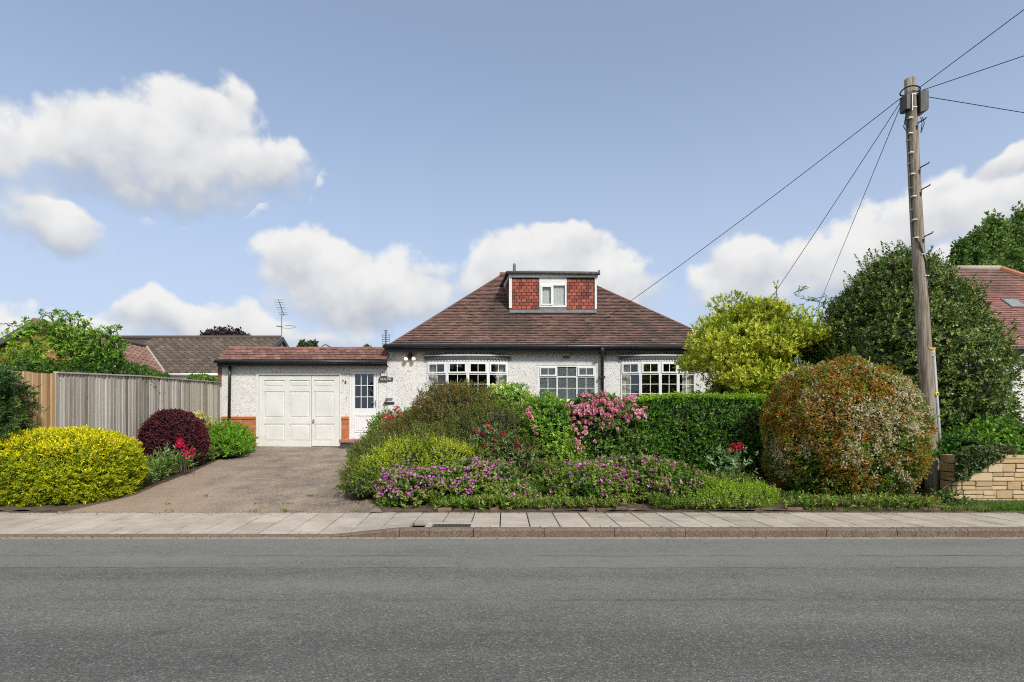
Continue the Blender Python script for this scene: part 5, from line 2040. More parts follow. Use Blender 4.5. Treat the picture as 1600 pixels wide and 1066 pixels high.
# each compound leaf: a rachis with pairs of leaflets
ra = nz(A)
Pn, An = [], []
for i in range(len(P)):
    for q in range(3):
        d = nz(ra[i] + .8 * rg.normal(size=3))
        ln = rg.uniform(.16, .30)
        for s_ in np.linspace(.15, 1, 7):
            Pn.append(P[i] + d * ln * s_ + np.array([0, 0, -.10 * s_ * s_]))
            An.append(d)
Pn, An = np.array(Pn), np.array(An)
B, T, N, l, w, idx = sprig(Pn, An, 2, .005, .085, .032, rg, 1.1, .2)
leaf_mesh('crown', B, T, N, l, w, colours(Pn, idx, [(.05, .12, .012), (.08, .18, .016), (.13, .24, .02), (.20, .30, .03)], rg, .9), 'leaf', t)
shrub('laurel_shrub', 'dense dark green shrub leaning over the top of the grey fence', 'bush',
      [(-9.95, 13.4, 1.9, 1.2, .75, 1.0), (-9.45, 13.1, 2.1, .70, .65, .66), (-10.6, 12.8, 2.0, .9, .9, 1.05), (-8.92, 14.5, 2.42, .45, .75, .40), (-8.9, 13.6, 2.5, .5, .7, .40)], 8500,
      [(.022, .055, .010), (.035, .085, .013), (.06, .12, .016), (.10, .17, .02)], k=7, slen=.10, L=.07, W=.032, lump=.22, depth=.3, seed=16, core=.84)
shrub('ivy_clump', 'small tuft of ivy on the fence top next to the garage corner', 'ivy', [(-8.55, 16.3, 2.78, .25, .5, .12)], 330, [(.06, .14, .015), (.10, .19, .02)], k=6, slen=.06, L=.06, W=.04, seed=17, zmin=2.0, core=None)

# ---- right garden, back row
shrub('dark_barberry', 'broad dark bronze green domed bush under the left bow window', 'bush',
      [(-1.05, 12.6, 1.25, 1.15, 1.0, 1.14), (-1.75, 12.5, .95, .95, .9, .75)], 15000,
      [(.042, .055, .010), (.066, .075, .012), (.095, .10, .016), (.13, .095, .022), (.17, .10, .035), (.065, .09, .012)], k=8, slen=.10, L=.036, W=.016, lump=.12, depth=.2, seed=21, up=.6)
shrub('cream_euonymus', 'green and cream variegated rounded shrub between bronze bush and middle window', 'bush',
      [(.02, 13.0, 1.56, .78, .7, .84), (.55, 12.9, 1.35, .5, .6, .7)], 5200, [(.06, .15, .012), (.10, .22, .014), (.16, .28, .02), (.50, .50, .18), (.08, .17, .012)], k=7, slen=.08, L=.05, W=.026, lump=.12, seed=22, up=.6, patch=2.4)
shrub('cotoneaster', 'dark sprawling cotoneaster with arching twigs across the middle of the bed', 'bush',
      [(-.2, 11.7, 1.0, 1.25, .9, .85), (.35, 11.3, .75, .9, .7, .6), (-1.3, 11.4, .75, 1.1, .75, .62), (-2.35, 11.9, .68, .75, .9, .55), (-2.5, 13.2, .9, .6, .9, .55)], 15500,
      [(.04, .062, .012), (.058, .085, .014), (.085, .105, .018), (.11, .10, .03), (.065, .095, .016), (.17, .18, .035)], k=10, slen=.19, L=.035, W=.017, lump=.26, depth=.3, lf=2.6, seed=23, up=.35)
shrub('golden_juniper', 'low spreading yellow green conifer at the left end of the flower bed', 'bush',
      [(-1.75, 10.85, .74, .72, .62, .44), (-1.15, 10.7, .76, .5, .45, .36), (-2.15, 10.5, .54, .45, .5, .32), (-.70, 10.95, .86, .45, .3, .24)], 5600,
      [(.11, .16, .012), (.18, .23, .016), (.25, .30, .02), (.33, .36, .04)], k=9, slen=.13, L=.04, W=.013, lump=.28, depth=.25, lf=2.8, seed=24, up=.5, opn=.6)
rg = np.random.default_rng(26)
t, P, N = shrub('coral_rose', 'coral pink rose bush against the wall to the right of the front door', 'rose',
      [(-2.75, 14.3, 1.25, .55, .5, .52), (-2.2, 14.2, 1.3, .5, .5, .5)], 1500, [(.05, .11, .015), (.09, .17, .02), (.13, .20, .03)], k=7, slen=.13, L=.075, W=.042, lump=.25, depth=.3, seed=26, up=.8, core=.7)
coral = [np.array(P3(px, py, 13.75)) for px, py in ((600, 650), (607, 652), (615, 652), (611, 645), (617, 640), (621, 636), (603, 656), (624, 648), (597, 661))]
for c in coral:
    q = c + .02 * rg.normal(size=(14, 3))
    dots('bloom', q, nz(.5 * rg.normal(size=(14, 3)) + (0, -1, .35)), .036, [(.70, .12, .12), (.72, .25, .22), (.62, .06, .09)], rg, t, petals=4, kind=None)
t, P, N = shrub('clematis_bush', 'leafy mid green climber bush left of the pink rose', 'bush',
      [(.85, 11.4, 1.15, .52, .55, .86), (1.1, 11.15, .7, .5, .45, .5)], 3400, [(.05, .12, .014), (.08, .17, .018), (.12, .22, .024), (.17, .25, .03)], k=8, slen=.13, L=.065, W=.034, lump=.22, depth=.3, seed=27, up=.6)


def blooms(t, pts, size, seed, cols, name='bloom', nm_=5):
    """roses: a few shared heads, each flower its own part"""
    rg = np.random.default_rng(seed)
    heads = []
    for k in range(nm_):
        n = 16
        q = .011 * rg.normal(size=(n, 3)) * size / .05
        nn_ = nz(.75 * rg.normal(size=(n, 3)) + (0, -.7, .5))
        B, T, N, l, w, idx = sprig(q, nn_, 3, .001, size * 1.0, size * .95, rg, 1.0, .3)
        c = np.array(cols)[rg.integers(len(cols), size=n)][idx]
        o = leaf_mesh(name, B, T, N, l, w, c, 'petal', None)
        heads.append(o.data)
        bpy.data.objects.remove(o)
    for i, p in enumerate(pts):
        s = rg.uniform(.65, 1.2)
        inst(heads[i % nm_], name, t, tuple(p), (rg.uniform(-.5, .5), rg.uniform(-.5, .5), rg.uniform(0, 6)), (s, s, s))


rg = np.random.default_rng(28)
t, P, N = shrub('pink_rose', 'pink rose bush covered in blooms below the middle window', 'rose',
      [(1.95, 11.5, 1.45, .80, .55, .56), (1.7, 11.4, .85, .75, .5, .55), (2.35, 11.5, .9, .7, .5, .65)], 4200, [(.03, .075, .012), (.05, .11, .016), (.08, .15, .02), (.06, .10, .02)], k=7, slen=.12, L=.065, W=.038, lump=.2, depth=.28, seed=28, up=.7)
bl = []
for i in range(260):
    px = rg.normal(942, 32)
    py = rg.normal(645, 15)
    if px > 990:
        py = rg.normal(640, 12)
    if not (884 < px < 1012 and 617 < py < 684):
        continue
    if py > 662 and not (905 < px < 985) or (px > 985 and py > 655):
        continue
    bl.append(np.array(P3(px, py, 10.98 + rg.uniform(-.12, .18) + .5 * abs(px - 940) / 160)))
for px, py in ((900, 672), (904, 678), (898, 686), (903, 690), (909, 684), (900, 697), (912, 700), (905, 704), (929, 690), (896, 665), (915, 668), (908, 709), (914, 676), (989, 640), (996, 648), (1003, 643), (1008, 650)):
    bl.append(np.array(P3(px, py, 10.85)))
for px, py in ((823, 641), (828, 639), (825, 647), (829, 652), (835, 668), (840, 678), (827, 645)):
    bl.append(np.array(P3(px, py, 10.85)))
pinks = [(.86, .32, .50), (.88, .46, .60), (.80, .19, .37), (.90, .64, .72), (.86, .36, .48)]
blooms(t, bl, .048, 5, pinks)

shrub('box_hedge', 'clipped rectangular dark green hedge in front of the right bow window', 'hedge',
      [(4.15, 11.95, 1.12, 1.36, .62, .90, 4.2), (2.95, 11.8, 1.16, .42, .5, .82, 2.8)], 14500,
      [(.022, .062, .006), (.034, .09, .008), (.05, .12, .010), (.075, .16, .012), (.036, .09, .008)], k=7, slen=.075, L=.046, W=.026, lump=.07, depth=.14, lf=3.4, seed=31, up=.5, mat='leaf_gloss', rand=.6, zmin=.38)
rg = np.random.default_rng(131)
xs_ = rg.uniform(2.7, 5.3, 900); ys_ = rg.uniform(11.38, 12.3, 900)
P = np.stack([xs_, ys_, 1.97 + .07 * vn(np.stack([xs_ * 2, ys_ * 2, xs_ * 0], 1), 4) - .18 * np.clip(2.95 - xs_, 0, 1)], 1)
B, T, N, l, w, idx = sprig(P, np.tile([0, 0, 1.], (900, 1)) + .45 * rg.normal(size=P.shape), 8, .10, .045, .024, rg)
leaf_mesh('new_shoots', B, T, N, l, w, colours(P, idx, [(.10, .19, .012), (.15, .26, .016), (.20, .31, .02)], rg), 'leaf', [o for o in bpy.data.objects if o.name == 'box_hedge'][0])
t, P, N = shrub('lavender_border', 'dark grey green low planting under the right bow window behind the hedge', 'bush', [(4.6, 14.6, 1.62, 1.15, .4, .50, 2.6)], 1600,
      [(.03, .06, .022), (.05, .085, .03), (.07, .06, .07)], k=8, slen=.14, L=.06, W=.022, seed=32, up=1.2)

# pittosporum: a tree of layered pads
rg = np.random.default_rng(44)
t = thing('pittosporum_tree', 'yellow green broad domed small tree in front of the bungalow right corner', 'tree', (5.6, 13.4, .5))
tr = np.array([5.55, 13.4, .4])
limbs = [[tr, tr + (.05, 0, .9), tr + (.0, .1, 1.6)]]
blobs = []
cen = np.array([5.78, 13.4, 2.75])
ext = np.array([1.68, 1.35, 1.70])
tries = 0
while len(blobs) < 84 and tries < 6000:
    tries += 1
    d = nz(rg.normal(size=3))
    f = rg.uniform(.62, .98)
    p = cen + d * ext * f
    if p[2] < 1.75 + .25 * abs(d[1]) or (p[2] < 2.2 and d[1] > .2):
        continue
    if p[2] < 2.9 and p[0] < 5.05:
        continue
    s_ = rg.uniform(.24, .42)
    blobs.append((p[0], p[1], p[2], s_ * 1.25, s_ * 1.15, s_ * .62))
for (px, py) in ((1128, 540), (1150, 548), (1142, 566), (1165, 575), (1126, 560), (1180, 560), (1160, 592), (1185, 590), (1140, 584), (1205, 575), (1172, 606), (1200, 600)):
    q_ = P3(px, py, 12.65 + rg.uniform(-.15, .2))
    blobs.append((q_[0], q_[1], q_[2], .38, .36, .20))
for i in range(0, len(blobs), 5):
    e_ = np.array(blobs[i][:3])
    st_ = tr + (0, .05, rg.uniform(1.0, 1.6))
    limbs.append([st_, (st_ + e_) / 2 + (0, 0, -.1), e_])
stems(t, 'limb', limbs, .06)
Ps, Ns = [], []
for i, b in enumerate(blobs):
    P, N = shell(150, b, rg, .25, .3, 2.2, 50 + i)
    Ps.append(P); Ns.append(N)
P, N = np.concatenate(Ps), np.concatenate(Ns)
A = N * .8 + (0, 0, .8) + .35 * rg.normal(size=P.shape)
B, T, Nn, l, w, idx = sprig(P, A, 8, .085, .064, .030, rg)
leaf_mesh('crown', B, T, Nn, l, w, colours(P, idx, [(.10, .15, .012), (.19, .24, .018), (.28, .32, .026), (.37, .39, .04), (.43, .43, .07)], rg, 1.9, 5, .16, .6), 'leaf', t)
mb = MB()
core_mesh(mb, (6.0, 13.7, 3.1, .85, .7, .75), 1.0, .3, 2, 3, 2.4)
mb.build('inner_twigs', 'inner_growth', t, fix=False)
shrub('laurel_bush', 'dark green leafy bush in the shade under the yellow green tree', 'bush', [(5.75, 14.5, 1.75, .95, .5, .85), (6.7, 14.4, 1.9, .8, .5, .9)], 2400, [(.03, .06, .012), (.045, .085, .015), (.07, .12, .02), (.12, .18, .025)], k=7, slen=.12, L=.075, W=.036, lump=.25, depth=.3, seed=77, up=.6)
t = bpy.data.objects['pittosporum_tree']
# long shoots on top
sh_pts = []
for (px, py, ex, ey_) in ((1213, 462, 1214, 444), (1262, 470, 1292, 462), (1250, 466, 1290, 474), (1280, 480, 1300, 470), (1240, 458, 1262, 450), (1130, 486, 1108, 478)):
    a, b2 = np.array(P3(px, py, 13.2)), np.array(P3(ex, ey_, 13.2))
    MB().tube([a, b2], .008, 5).build('shoot', 'bark', t)
    for s_ in np.linspace(0, 1, 7):
        sh_pts.append(a + (b2 - a) * s_)
P = np.array(sh_pts)
B, T, Nn, l, w, idx = sprig(P, rg.normal(size=P.shape) + (0, 0, .5), 8, .09, .055, .024, rg)
leaf_mesh('shoot_leaves', B, T, Nn, l, w, colours(P, idx, [(.08, .13, .02), (.14, .2, .03)], rg), 'leaf', t)

# flowering ball
rg = np.random.default_rng(61)
t, P, N = shrub('pyracantha_ball', 'big round bush in orange brown and cream blossom beside the pole', 'bush',
      [(5.99, 10.25, 1.27, 1.21, 1.12, 1.23, 2.25)], 18000, [(.04, .085, .010), (.07, .125, .014), (.10, .155, .02), (.15, .18, .025), (.055, .10, .012)], k=7, slen=.08, L=.042, W=.019, lump=.085, depth=.15, lf=2.8, seed=61, up=.4, zmin=.22, core=.9)
n = 11500
Pf, Nf = shell(n, (5.99, 10.25, 1.27, 1.24, 1.15, 1.26, 2.25), rg, .085, .06, 2.8, 61, .3)
q = vn(Pf * 2.0, 9) * .65 + vn(Pf * 6.5, 10) * .35
side = (Pf[:, 0] - 6.0) * .085 - np.abs(Pf[:, 2] - 1.4) * .03
cream = (q + .9 * side + .10 * rg.normal(size=len(q))) > .535
dens_o = vn(Pf * 2.4 + 5, 12) * .55 + vn(Pf * 8, 13) * .45 + .15 * (Pf[:, 2] - 1.3) - .05 * (Pf[:, 0] - 6.05)
ko = (dens_o + .08 * rg.normal(size=len(q)) > .455) & ~cream
kc = cream & (dens_o > .26)
for nm, k_, pal_ in (('spent_blossom', ko, [(.42, .16, .018), (.52, .23, .026), (.34, .14, .018), (.48, .28, .05), (.38, .22, .03), (.46, .30, .10)]), ('blossom', kc, [(.66, .60, .44), (.70, .66, .54), (.56, .42, .24), (.50, .32, .14)])):
    p = np.repeat(Pf[k_], 6, axis=0)
    nn_ = np.repeat(Nf[k_], 6, axis=0)
    p = p + nn_ * .03 + .030 * rg.normal(size=p.shape)
    dots(nm, p, nz(nn_ + .5 * rg.normal(size=p.shape)), .024, pal_, rg, t, petals=3)

# stray shoots standing out of the ball
Ps_, Ns_ = shell(170, (5.99, 10.25, 1.27, 1.21, 1.12, 1.23, 2.25), rg, .085, .02, 2.8, 61, .9)
Ps_ = np.concatenate([Ps_ + (Ns_ * .6 + (0, 0, .5)) * k_ for k_ in (.02, .07, .12)])
B, T, Nn, l, w, idx = sprig(Ps_, np.concatenate([Ns_] * 3) + (0, 0, .8) + .3 * rg.normal(size=Ps_.shape), 6, .07, .045, .019, rg)
leaf_mesh('stray_shoots', B, T, Nn, l, w, colours(Ps_, idx, [(.09, .16, .02), (.14, .21, .03), (.19, .24, .05)], rg), 'leaf', t)

# holly dome
shrub('holly_tree', 'tall dark glossy evergreen dome behind the telegraph pole', 'tree',
      [(8.50, 12.4, 2.35, 1.82, 1.75, 1.95, 2.2), (8.5, 12.3, 3.5, 1.34, 1.2, 1.30, 2.0), (8.38, 12.3, 4.25, .80, .8, .78, 2), (7.75, 12.2, 3.45, .7, .8, .8, 2), (9.25, 12.2, 3.0, .85, .9, .9, 2)], 31000,
      [(.024, .052, .009), (.038, .074, .012), (.056, .10, .016), (.085, .125, .022), (.15, .18, .045)], k=7, slen=.11, L=.062, W=.036, lump=.15, depth=.2, lf=3.2, seed=71, up=.3, mat='leaf_gloss', zmin=.95, rand=.7)
rg = np.random.default_rng(72)
hol = bpy.data.objects['holly_tree']
Ps_, Ns_ = [], []
for b in [(8.50, 12.4, 2.35, 1.82, 1.75, 1.95, 2.2), (8.5, 12.3, 3.5, 1.34, 1.2, 1.30, 2.0), (8.38, 12.3, 4.25, .80, .8, .78, 2)]:
    a_, c_ = shell(170, b, rg, .15, .0, 3.2, 71, 1.2)
    Ps_.append(a_); Ns_.append(c_)
Ps_, Ns_ = np.concatenate(Ps_), np.concatenate(Ns_)
Ps_ = np.concatenate([Ps_ + (Ns_ * .8 + (0, 0, .5)) * k_ for k_ in (.04, .12, .2)])
B, T, Nn, l, w, idx = sprig(Ps_, np.concatenate([Ns_] * 3) + (0, 0, .6) + .35 * rg.normal(size=Ps_.shape), 7, .10, .062, .034, rg)
leaf_mesh('stray_shoots', B, T, Nn, l, w, colours(Ps_, idx, [(.05, .09, .018), (.08, .12, .025), (.12, .15, .04)], rg), 'leaf_gloss', hol)
# hedge spilling over the wall
shrub('bramble_hedge', 'green tangle of leaves spilling over the stone wall', 'hedge',
      [(9.6, 10.5, 1.02, 2.0, .50, .30, 2.6), (8.95, 10.5, 1.08, .6, .45, .40, 2.4), (11.5, 10.5, 1.1, 1.6, .55, .38, 2.6)], 6500,
      [(.03, .08, .010), (.05, .12, .013), (.08, .165, .018), (.12, .21, .025)], k=7, slen=.11, L=.07, W=.042, lump=.25, depth=.3, seed=73, up=.3, zmin=.86)
t = thing('ivy', 'dark ivy trailing diagonally down the stone wall beside the pole', 'ivy', (7.5, 9.8, .3))
n = 1500
u = rg.random(n)
x_ = 7.66 + rg.random(n) * 1.1
top = 1.08
bot = .50 + (x_ - 7.66) * .66
z_ = bot + (top - bot) * rg.random(n) ** .8
kp = z_ > bot
P = np.stack([x_, 9.80 - .07 * rg.random(n) - .05 * (z_ - .4), z_], 1)[kp & (bot < top)]
B, T, N, l, w, idx = sprig(P, np.tile([0, -1., .1], (len(P), 1)) + .5 * rg.normal(size=P.shape), 5, .05, .06, .045, rg, 1.1)
leaf_mesh('foliage', B, T, N, l, w, colours(P, idx, [(.018, .04, .012), (.03, .06, .016), (.05, .08, .02), (.10, .12, .05)], rg), 'leaf_gloss', t)
MB().tube([(7.4, 9.8, .35), (7.8, 9.79, .62), (8.3, 9.79, .92)], .012, 5).build('stem', 'bark', t)


shrub('pole_weeds', 'tangle of ivy and weeds round the foot of the telegraph pole', 'weeds', [(7.95, 11.1, .6, .5, .3, .6), (7.30, 9.45, .16, .24, .24, .17), (8.35, 11.0, .95, .4, .3, .45)], 1300, [(.03, .06, .014), (.05, .09, .018), (.08, .13, .025), (.16, .18, .07)], k=6, slen=.10, L=.06, W=.032, lump=.3, depth=.4, seed=75, up=.8, zmin=.12, core=.7)

# poplars and far trees
def poplar(name, label, x, y, h, w, seed, lean, palette, n=3500, z0=1.0, L=.2):
    rg = np.random.default_rng(seed)
    t = thing(name, label, 'tree', (x, y, .9), 'trees beyond the houses')
    MB().tube([(x, y, .8), (x + lean * .5, y, h * .5), (x + lean, y, h * .95)], [.3, .2, .05], 7).build('trunk', 'bark', t, smooth=True)
    br = []
    for i in range(int(n / 26)):
        f = rg.random()
        zz = z0 + (h - z0) * f
        rr = w * (math.sin(math.pi * min(1, .12 + f * .88)) ** .7) * rg.uniform(.25, 1.0)
        a = rg.uniform(0, 2 * math.pi)
        br.append((x + lean * f + rr * math.cos(a), y + rr * math.sin(a), zz, a))
    Ps = []
    for bx_, by_, bz_, a in br:
        ln = rg.uniform(.5, 1.3) * h / 14
        d = nz(np.array([.30 * math.cos(a) + .35, .30 * math.sin(a), 1.0]))
        s = rg.random((26, 1))
        Ps.append(np.array([bx_, by_, bz_]) + d * ln * s + .11 * h / 14 * rg.normal(size=(26, 3)))
    P = np.concatenate(Ps)
    B, T, N, l, w_, idx = sprig(P, rg.normal(size=P.shape) + (0, 0, .6), 5, L * .9, L, L * .7, rg)
    leaf_mesh('crown', B, T, N, l, w_, colours(P, idx, palette, rg, .8, seed), 'leaf', t)


def far(px, py, Y):
    return (px - CX) * Y / F, Y, CZ + (HY - py) * Y / F


GP = [(.045, .09, .02), (.07, .13, .028), (.10, .165, .035), (.14, .20, .05)]
for i, (px, py, wpx) in enumerate(((1508, 398, 20), (1530, 372, 22), (1555, 356, 24), (1577, 368, 22), (1602, 348, 26), (1640, 356, 30))):
    x_, y_, z_ = far(px, py, 34 + i)
    poplar('poplar_tree', ('first poplar from the left behind the red roof, the shortest', 'second poplar from the left behind the red roof', 'third poplar from the left behind the red roof', 'fourth poplar from the left behind the red roof, by the tall one', 'tallest poplar behind the red roof at the right edge', 'poplar just past the right edge behind the red roof')[i], x_, y_, z_, wpx * 34 / F * .72, 80 + i, -.5, GP, 3600, z0=6, L=.16)
for i, (px, py, wpx, lab) in enumerate(((465, 531, 6, 'left one of two small treetops side by side over the garage roof'), (480, 530, 6, 'right one of two small treetops side by side over the garage roof'), (566, 539, 11, 'low distant treetops just left of the main roof hip'))):
    x_, y_, z_ = far(px, py + 15, 70)
    poplar('distant_tree', lab, x_, y_, z_, wpx * 70 / F, 90 + i, .5, [(.035, .065, .02), (.055, .09, .03)], 2600, z0=8, L=.32)
x_, y_, z_ = far(355, 516, 60)
t = thing('copper_beech', 'dark purple copper beech crown behind the pantiled roof', 'tree', (x_, y_, .9))
MB().tube([(x_, y_, .8), (x_, y_, z_ - 2)], [.4, .2], 8).build('trunk', 'bark', t)
rg = np.random.default_rng(95)
P, N = shell(2600, (x_, y_, z_ - 2.6, 3.1, 3, 2.6), rg, .16, .35, 3, 95)
B, T, N, l, w, idx = sprig(P, N + .5 * rg.normal(size=P.shape), 5, .2, .26, .18, rg)
leaf_mesh('crown', B, T, N, l, w, colours(P, idx, [(.022, .012, .018), (.035, .018, .024), (.05, .03, .032)], rg), 'leaf', t)
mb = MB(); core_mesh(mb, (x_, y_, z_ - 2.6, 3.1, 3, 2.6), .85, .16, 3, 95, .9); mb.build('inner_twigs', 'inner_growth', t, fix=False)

# ---- front of the bed
GER = [(.04, .085, .012), (.065, .12, .016), (.10, .16, .02), (.15, .21, .03), (.16, .16, .05)]
MAG = [(.66, .11, .58), (.74, .20, .66), (.62, .10, .48), (.74, .38, .68), (.54, .15, .62), (.70, .26, .54)]


def geranium(label, blobs, n, nf, seed, name='cranesbill', fl=MAG, fs=.031, gp='purple cranesbill clumps'):
    rg = np.random.default_rng(seed)
    t, P, N = shrub(name, label, 'flower', blobs, n, GER, k=7, slen=.09, L=.052, W=.036, lump=.22, depth=.3, lf=3, seed=seed, up=.9, zmin=.12, core=.8, group=gp, patch=3)
    top = []
    for i, b in enumerate(blobs):
        Pf, Nf = shell(nf, b, rg, .22, .06, 3, seed + i, .2)
        cl = vn(Pf * 3.1, seed + 40) + .25 * rg.random(len(Pf))
        kp = (Nf[:, 2] > -.1) & (Nf[:, 1] < .5) & (cl > .49)
        top.append(np.concatenate([Pf[kp] + Nf[kp] * .05 + (0, 0, .03), Nf[kp]], 1))
    q = np.concatenate(top)
    dots('flowers', q[:, :3], nz(q[:, 3:] * .5 + (0, -.55, .6) + .35 * rg.normal(size=(len(q), 3))), fs, fl, rg, t)
    return t


geranium('purple cranesbill mound at the drive corner of the flower bed', [(-1.55, 9.6, .32, .50, .46, .36), (-1.0, 9.7, .36, .5, .45, .36), (-1.75, 9.9, .36, .4, .4, .36)], 3000, 714, 101)
geranium('purple cranesbill drift right of the corner mound', [(-.55, 9.95, .42, .55, .45, .38), (-.15, 10.1, .40, .5, .45, .36)], 2600, 561, 102)
geranium('small cranesbill patch by the brown edging stones', [(.10, 9.45, .24, .38, .34, .24)], 1100, 221, 103)
geranium('broad purple cranesbill clump at the middle front of the bed', [(1.45, 9.62, .36, .62, .48, .38), (2.05, 9.9, .46, .65, .5, .40)], 3800, 561, 104)
geranium('purple cranesbill clump in front of the box hedge', [(2.75, 9.75, .38, .55, .5, .38), (2.6, 10.5, .52, .6, .45, .30)], 3000, 476, 105)
geranium('thin cranesbill drift at the foot of the pink rose', [(1.3, 10.4, .46, .7, .45, .30)], 1700, 187, 106)


def bed(rg, n):
    y = 9.75 + 2.7 * rg.random(n)
    l = np.array([edge(RE, v) for v in y]) + .08
    x = l + (4.7 - l) * rg.random(n)
    return x, y


scatter('ground_cover', 'mixed low green plants filling the flower bed between the shrubs', bed, 5200, [(.045, .085, .012), (.07, .12, .015), (.10, .15, .02), (.15, .20, .03), (.20, .23, .05), (.08, .10, .02)], 7, .10, .05, .024, 111, .26)


def bed_edge(rg, n):
    x = rg.uniform(-1.9, 7.0, n * 3)
    q = vn(np.stack([x * 2.3, x * 0, x * 0], 1), 77)
    x = x[rg.random(n * 3) < (q * 1.5 - .35)][:n]
    x = np.concatenate([x, rg.uniform(-1.9, 7, n - len(x))])
    return x, 8.965 + .40 * rg.random(n) ** 1.5


scatter('edge_growth', 'fringe of small leaves along the back of the pavement', bed_edge, 2600, [(.05, .09, .012), (.08, .14, .018), (.12, .19, .025), (.20, .22, .06), (.10, .10, .03)], 7, .08, .048, .022, 112, .13)
shrub('lime_juniper', 'low lime green mossy plant in front of the flowering ball', 'bush', [(3.55, 9.55, .26, .55, .42, .22), (4.1, 9.6, .24, .4, .35, .18)], 2600, [(.10, .17, .012), (.16, .25, .016), (.22, .30, .02)], k=9, slen=.09, L=.035, W=.012, lump=.3, seed=113, up=.8, zmin=.12)
# bank of greener leaves running up to the drive edge
shrub('edging_shrub', 'mixed green and bronze planting spilling over the right edge of the drive', 'bush',
      [(-2.55, 11.0, .50, .40, .8, .34), (-2.45, 10.1, .36, .36, .55, .28), (-2.75, 12.2, .72, .42, .8, .42), (-2.85, 13.4, .9, .4, .7, .42)], 4200, [(.045, .08, .012), (.08, .12, .016), (.13, .17, .025), (.12, .09, .04), (.17, .2, .03)], k=8, slen=.11, L=.05, W=.022, lump=.25, depth=.3, seed=114, up=.6)

# red valerian heads over the bed
rg = np.random.default_rng(120)
t = thing('valerian', 'tall red valerian with pale leaves among the dark cotoneaster', 'flower', (.1, 10.6, .4))
hp = [np.array(P3(px, py, 10.75)) for px, py in ((742, 674), (768, 671), (786, 676), (755, 680), (786, 684), (774, 690), (758, 700), (773, 704), (781, 702), (808, 694), (809, 706), (820, 710), (831, 702), (795, 723), (806, 723), (762, 666))]
for c in hp:
    q = c + .02 * rg.normal(size=(16, 3))
    dots('flower_head', q, nz(rg.normal(size=(16, 3)) + (0, -.7, .5)), .030, [(.52, .03, .05), (.60, .05, .08), (.42, .025, .04)], rg, t, kind=None)
    MB().tube([(c[0] + .03, c[1] + .12, .45), tuple(c)], .005, 5).build('stem', 'bark', t)
P = np.concatenate([c + np.stack([.07 * rg.normal(size=14), .05 * rg.normal(size=14), -rg.uniform(.05, .4, 14)], 1) for c in hp])
B, T, N, l, w, idx = sprig(P, np.tile([0, -.3, 1.], (len(P), 1)) + .5 * rg.normal(size=P.shape), 4, .09, .08, .03, rg)
leaf_mesh('foliage', B, T, N, l, w, colours(P, idx, [(.14, .21, .10), (.20, .27, .15), (.10, .17, .07)], rg), 'leaf', t)
t = thing('valerian', 'single red valerian clump with pale leaves beside the flowering ball', 'flower', (4.1, 10.2, .3))
hp = [np.array(P3(px, py, 10.2)) for px, py in ((1148, 697), (1152, 700), (1156, 697), (1141, 702))]
for c in hp:
    q = c + .03 * rg.normal(size=(18, 3))
    dots('flower_head', q, nz(rg.normal(size=(18, 3)) + (0, -.7, .5)), .032, [(.60, .03, .06), (.68, .06, .10), (.46, .025, .05)], rg, t, kind=None)
    MB().tube([(c[0] + .03, c[1] + .1, .35), tuple(c)], .005, 5).build('stem', 'bark', t)
P = np.stack([rg.normal(4.05, .17, 110), rg.normal(10.25, .12, 110), rg.uniform(.4, 1.0, 110)], 1)
B, T, N, l, w, idx = sprig(P, np.tile([0, -.3, 1.], (len(P), 1)) + .6 * rg.normal(size=P.shape), 5, .09, .085, .034, rg)
leaf_mesh('foliage', B, T, N, l, w, colours(P, idx, [(.10, .16, .07), (.16, .23, .11), (.06, .11, .04)], rg), 'leaf', t)

# brown edging stones at the back of the pavement
rg = np.random.default_rng(130)
ed = thing('stone_edging', 'broken brown stones edging the flower bed behind the pavement', 'edging', (.5, 9.0, .1))
xx = -1.05
while xx < 6.8:
    w_ = rg.uniform(.12, .34)
    if rg.random() < (.75 if -1.1 < xx < -.2 else .3):
        me = boxmesh('edging_stone', w_, rg.uniform(.08, .14), rg.uniform(.06, .11), 'edging_stone', .018)
        for v in me.vertices:
            v.co += Vector(rg.normal(size=3) * .007)
        inst(me, 'edging_stone', ed, (xx + w_ / 2, 9.0 + rg.uniform(-.01, .04), .13), (rg.uniform(-.1, .1), rg.uniform(-.1, .1), rg.uniform(-.15, .15)))
    xx += w_ + rg.uniform(.0, .12)


# grass
def grass(name, label, n, region, hgt, palette, seed, kind='stuff'):
    rg = np.random.default_rng(seed)
    x, y, z = region(rg, n)
    P = np.stack([x, y, z], 1)
    T = nz(np.array([0, 0, 1.]) + .38 * rg.normal(size=P.shape))
    N = nz(np.cross(T, rg.normal(size=P.shape)))
    L = hgt * rg.uniform(.5, 1.4, n)
    c = np.array(palette)[rg.integers(len(palette), size=n)] * (1 + .15 * rg.normal(size=(n, 1)))
    o = leaf_mesh(name, P, T, N, L, np.full(n, .010), c, 'leaf', None, kind=kind)
    tag(o, label, 'grass')


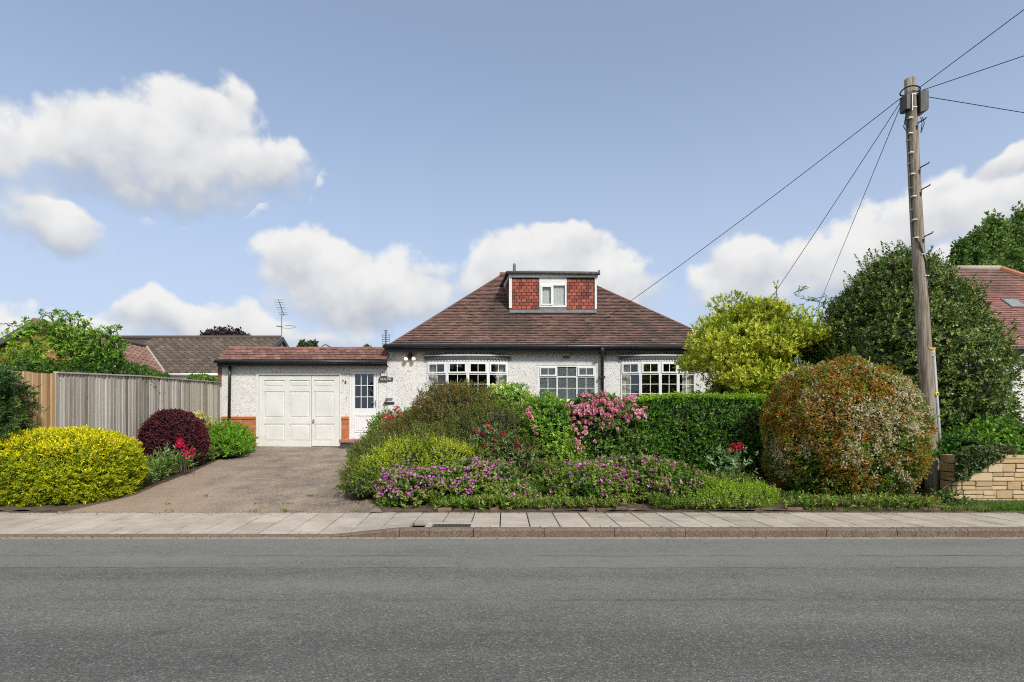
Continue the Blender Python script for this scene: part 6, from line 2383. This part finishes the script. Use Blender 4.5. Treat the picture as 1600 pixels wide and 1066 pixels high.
grass('grass_verge', 'bright green grass verge at the foot of the stone wall', 17000, lambda rg, n: (rg.uniform(7.25, 13, n), 9.08 + .76 * rg.random(n), np.full(n, .10)), .10, [(.08, .19, .016), (.11, .25, .02), (.06, .15, .014), (.15, .27, .03)], 201)
grass('dry_grass', 'pale straggly grass under the flowering ball by the pole', 5200, lambda rg, n: (rg.uniform(4.7, 7.6, n), 8.98 + .40 * rg.random(n) ** 1.4, np.full(n, .10)), .095, [(.26, .27, .10), (.16, .23, .04), (.10, .19, .025), (.36, .33, .16), (.11, .19, .02)], 202)
grass('weeds', 'tufts of grass in the drive joints and pavement edge', 420, lambda rg, n: (rg.choice([-3.4, -3.36, -2.3, -5.2, -3.9, 6.9, 5.3, 7.9], n) + .05 * rg.normal(size=n), np.where(rg.random(n) < .5, 8.945, 10.04) + .01 * rg.normal(size=n), np.where(rg.random(n) < .5, .12, .23)), .045, [(.10, .19, .02), (.16, .24, .03)], 203)

# trees on the far side of the road behind the viewer: the window panes mirror them
for i, (x_, y_, r_, hh_, lab) in enumerate(((-7.0, -12.0, 3.2, 6.6, 'broad green street tree opposite the garage, behind the viewer'), (3.2, -13.0, 3.4, 7.6, 'tall green street tree opposite the middle window, behind the viewer'), (10.5, -12.0, 3.0, 6.8, 'green street tree opposite the telegraph pole, behind the viewer'))):
    shrub('street_tree', lab, 'tree', [(x_, y_, hh_ * .58, r_, 2.2, hh_ * .42), (x_ + 1.2, y_ + .5, hh_ * .45, r_ * .7, 1.8, hh_ * .36)], 1600, [(.03, .07, .014), (.05, .10, .018), (.07, .13, .02)], k=5, slen=.3, L=.28, W=.18, lump=.3, depth=.3, seed=300 + i, zmin=.1, core=.9, group='street trees across the road')

# fallen leaves and grit along the pavement edge and kerb
rg = np.random.default_rng(400)
n = 900
x_ = rg.uniform(-8.5, 9.5, n)
y_ = np.where(rg.random(n) < .6, 8.93 - .09 * np.abs(rg.normal(size=n)), 7.44 - .05 * np.abs(rg.normal(size=n)))
z_ = np.where(y_ > 8, np.array([ztop(a, b) for a, b in zip(x_, y_)]) + .006, .006)
P = np.stack([x_, y_, z_], 1)
T = nz(rg.normal(size=P.shape) * (1, 1, .15))
N = nz(np.cross(T, np.cross(np.tile([0, 0, 1.], (n, 1)), T)) + .2 * rg.normal(size=P.shape))
o = leaf_mesh('leaf_litter', P, T, N, rg.uniform(.012, .04, n), rg.uniform(.008, .022, n), np.array([(.16, .09, .04), (.24, .14, .06), (.10, .07, .04), (.30, .24, .12), (.12, .14, .04)])[rg.integers(5, size=n)], 'leaf', None, kind='stuff')
tag(o, 'brown fallen leaves and grit along the pavement edge and kerb', 'litter')
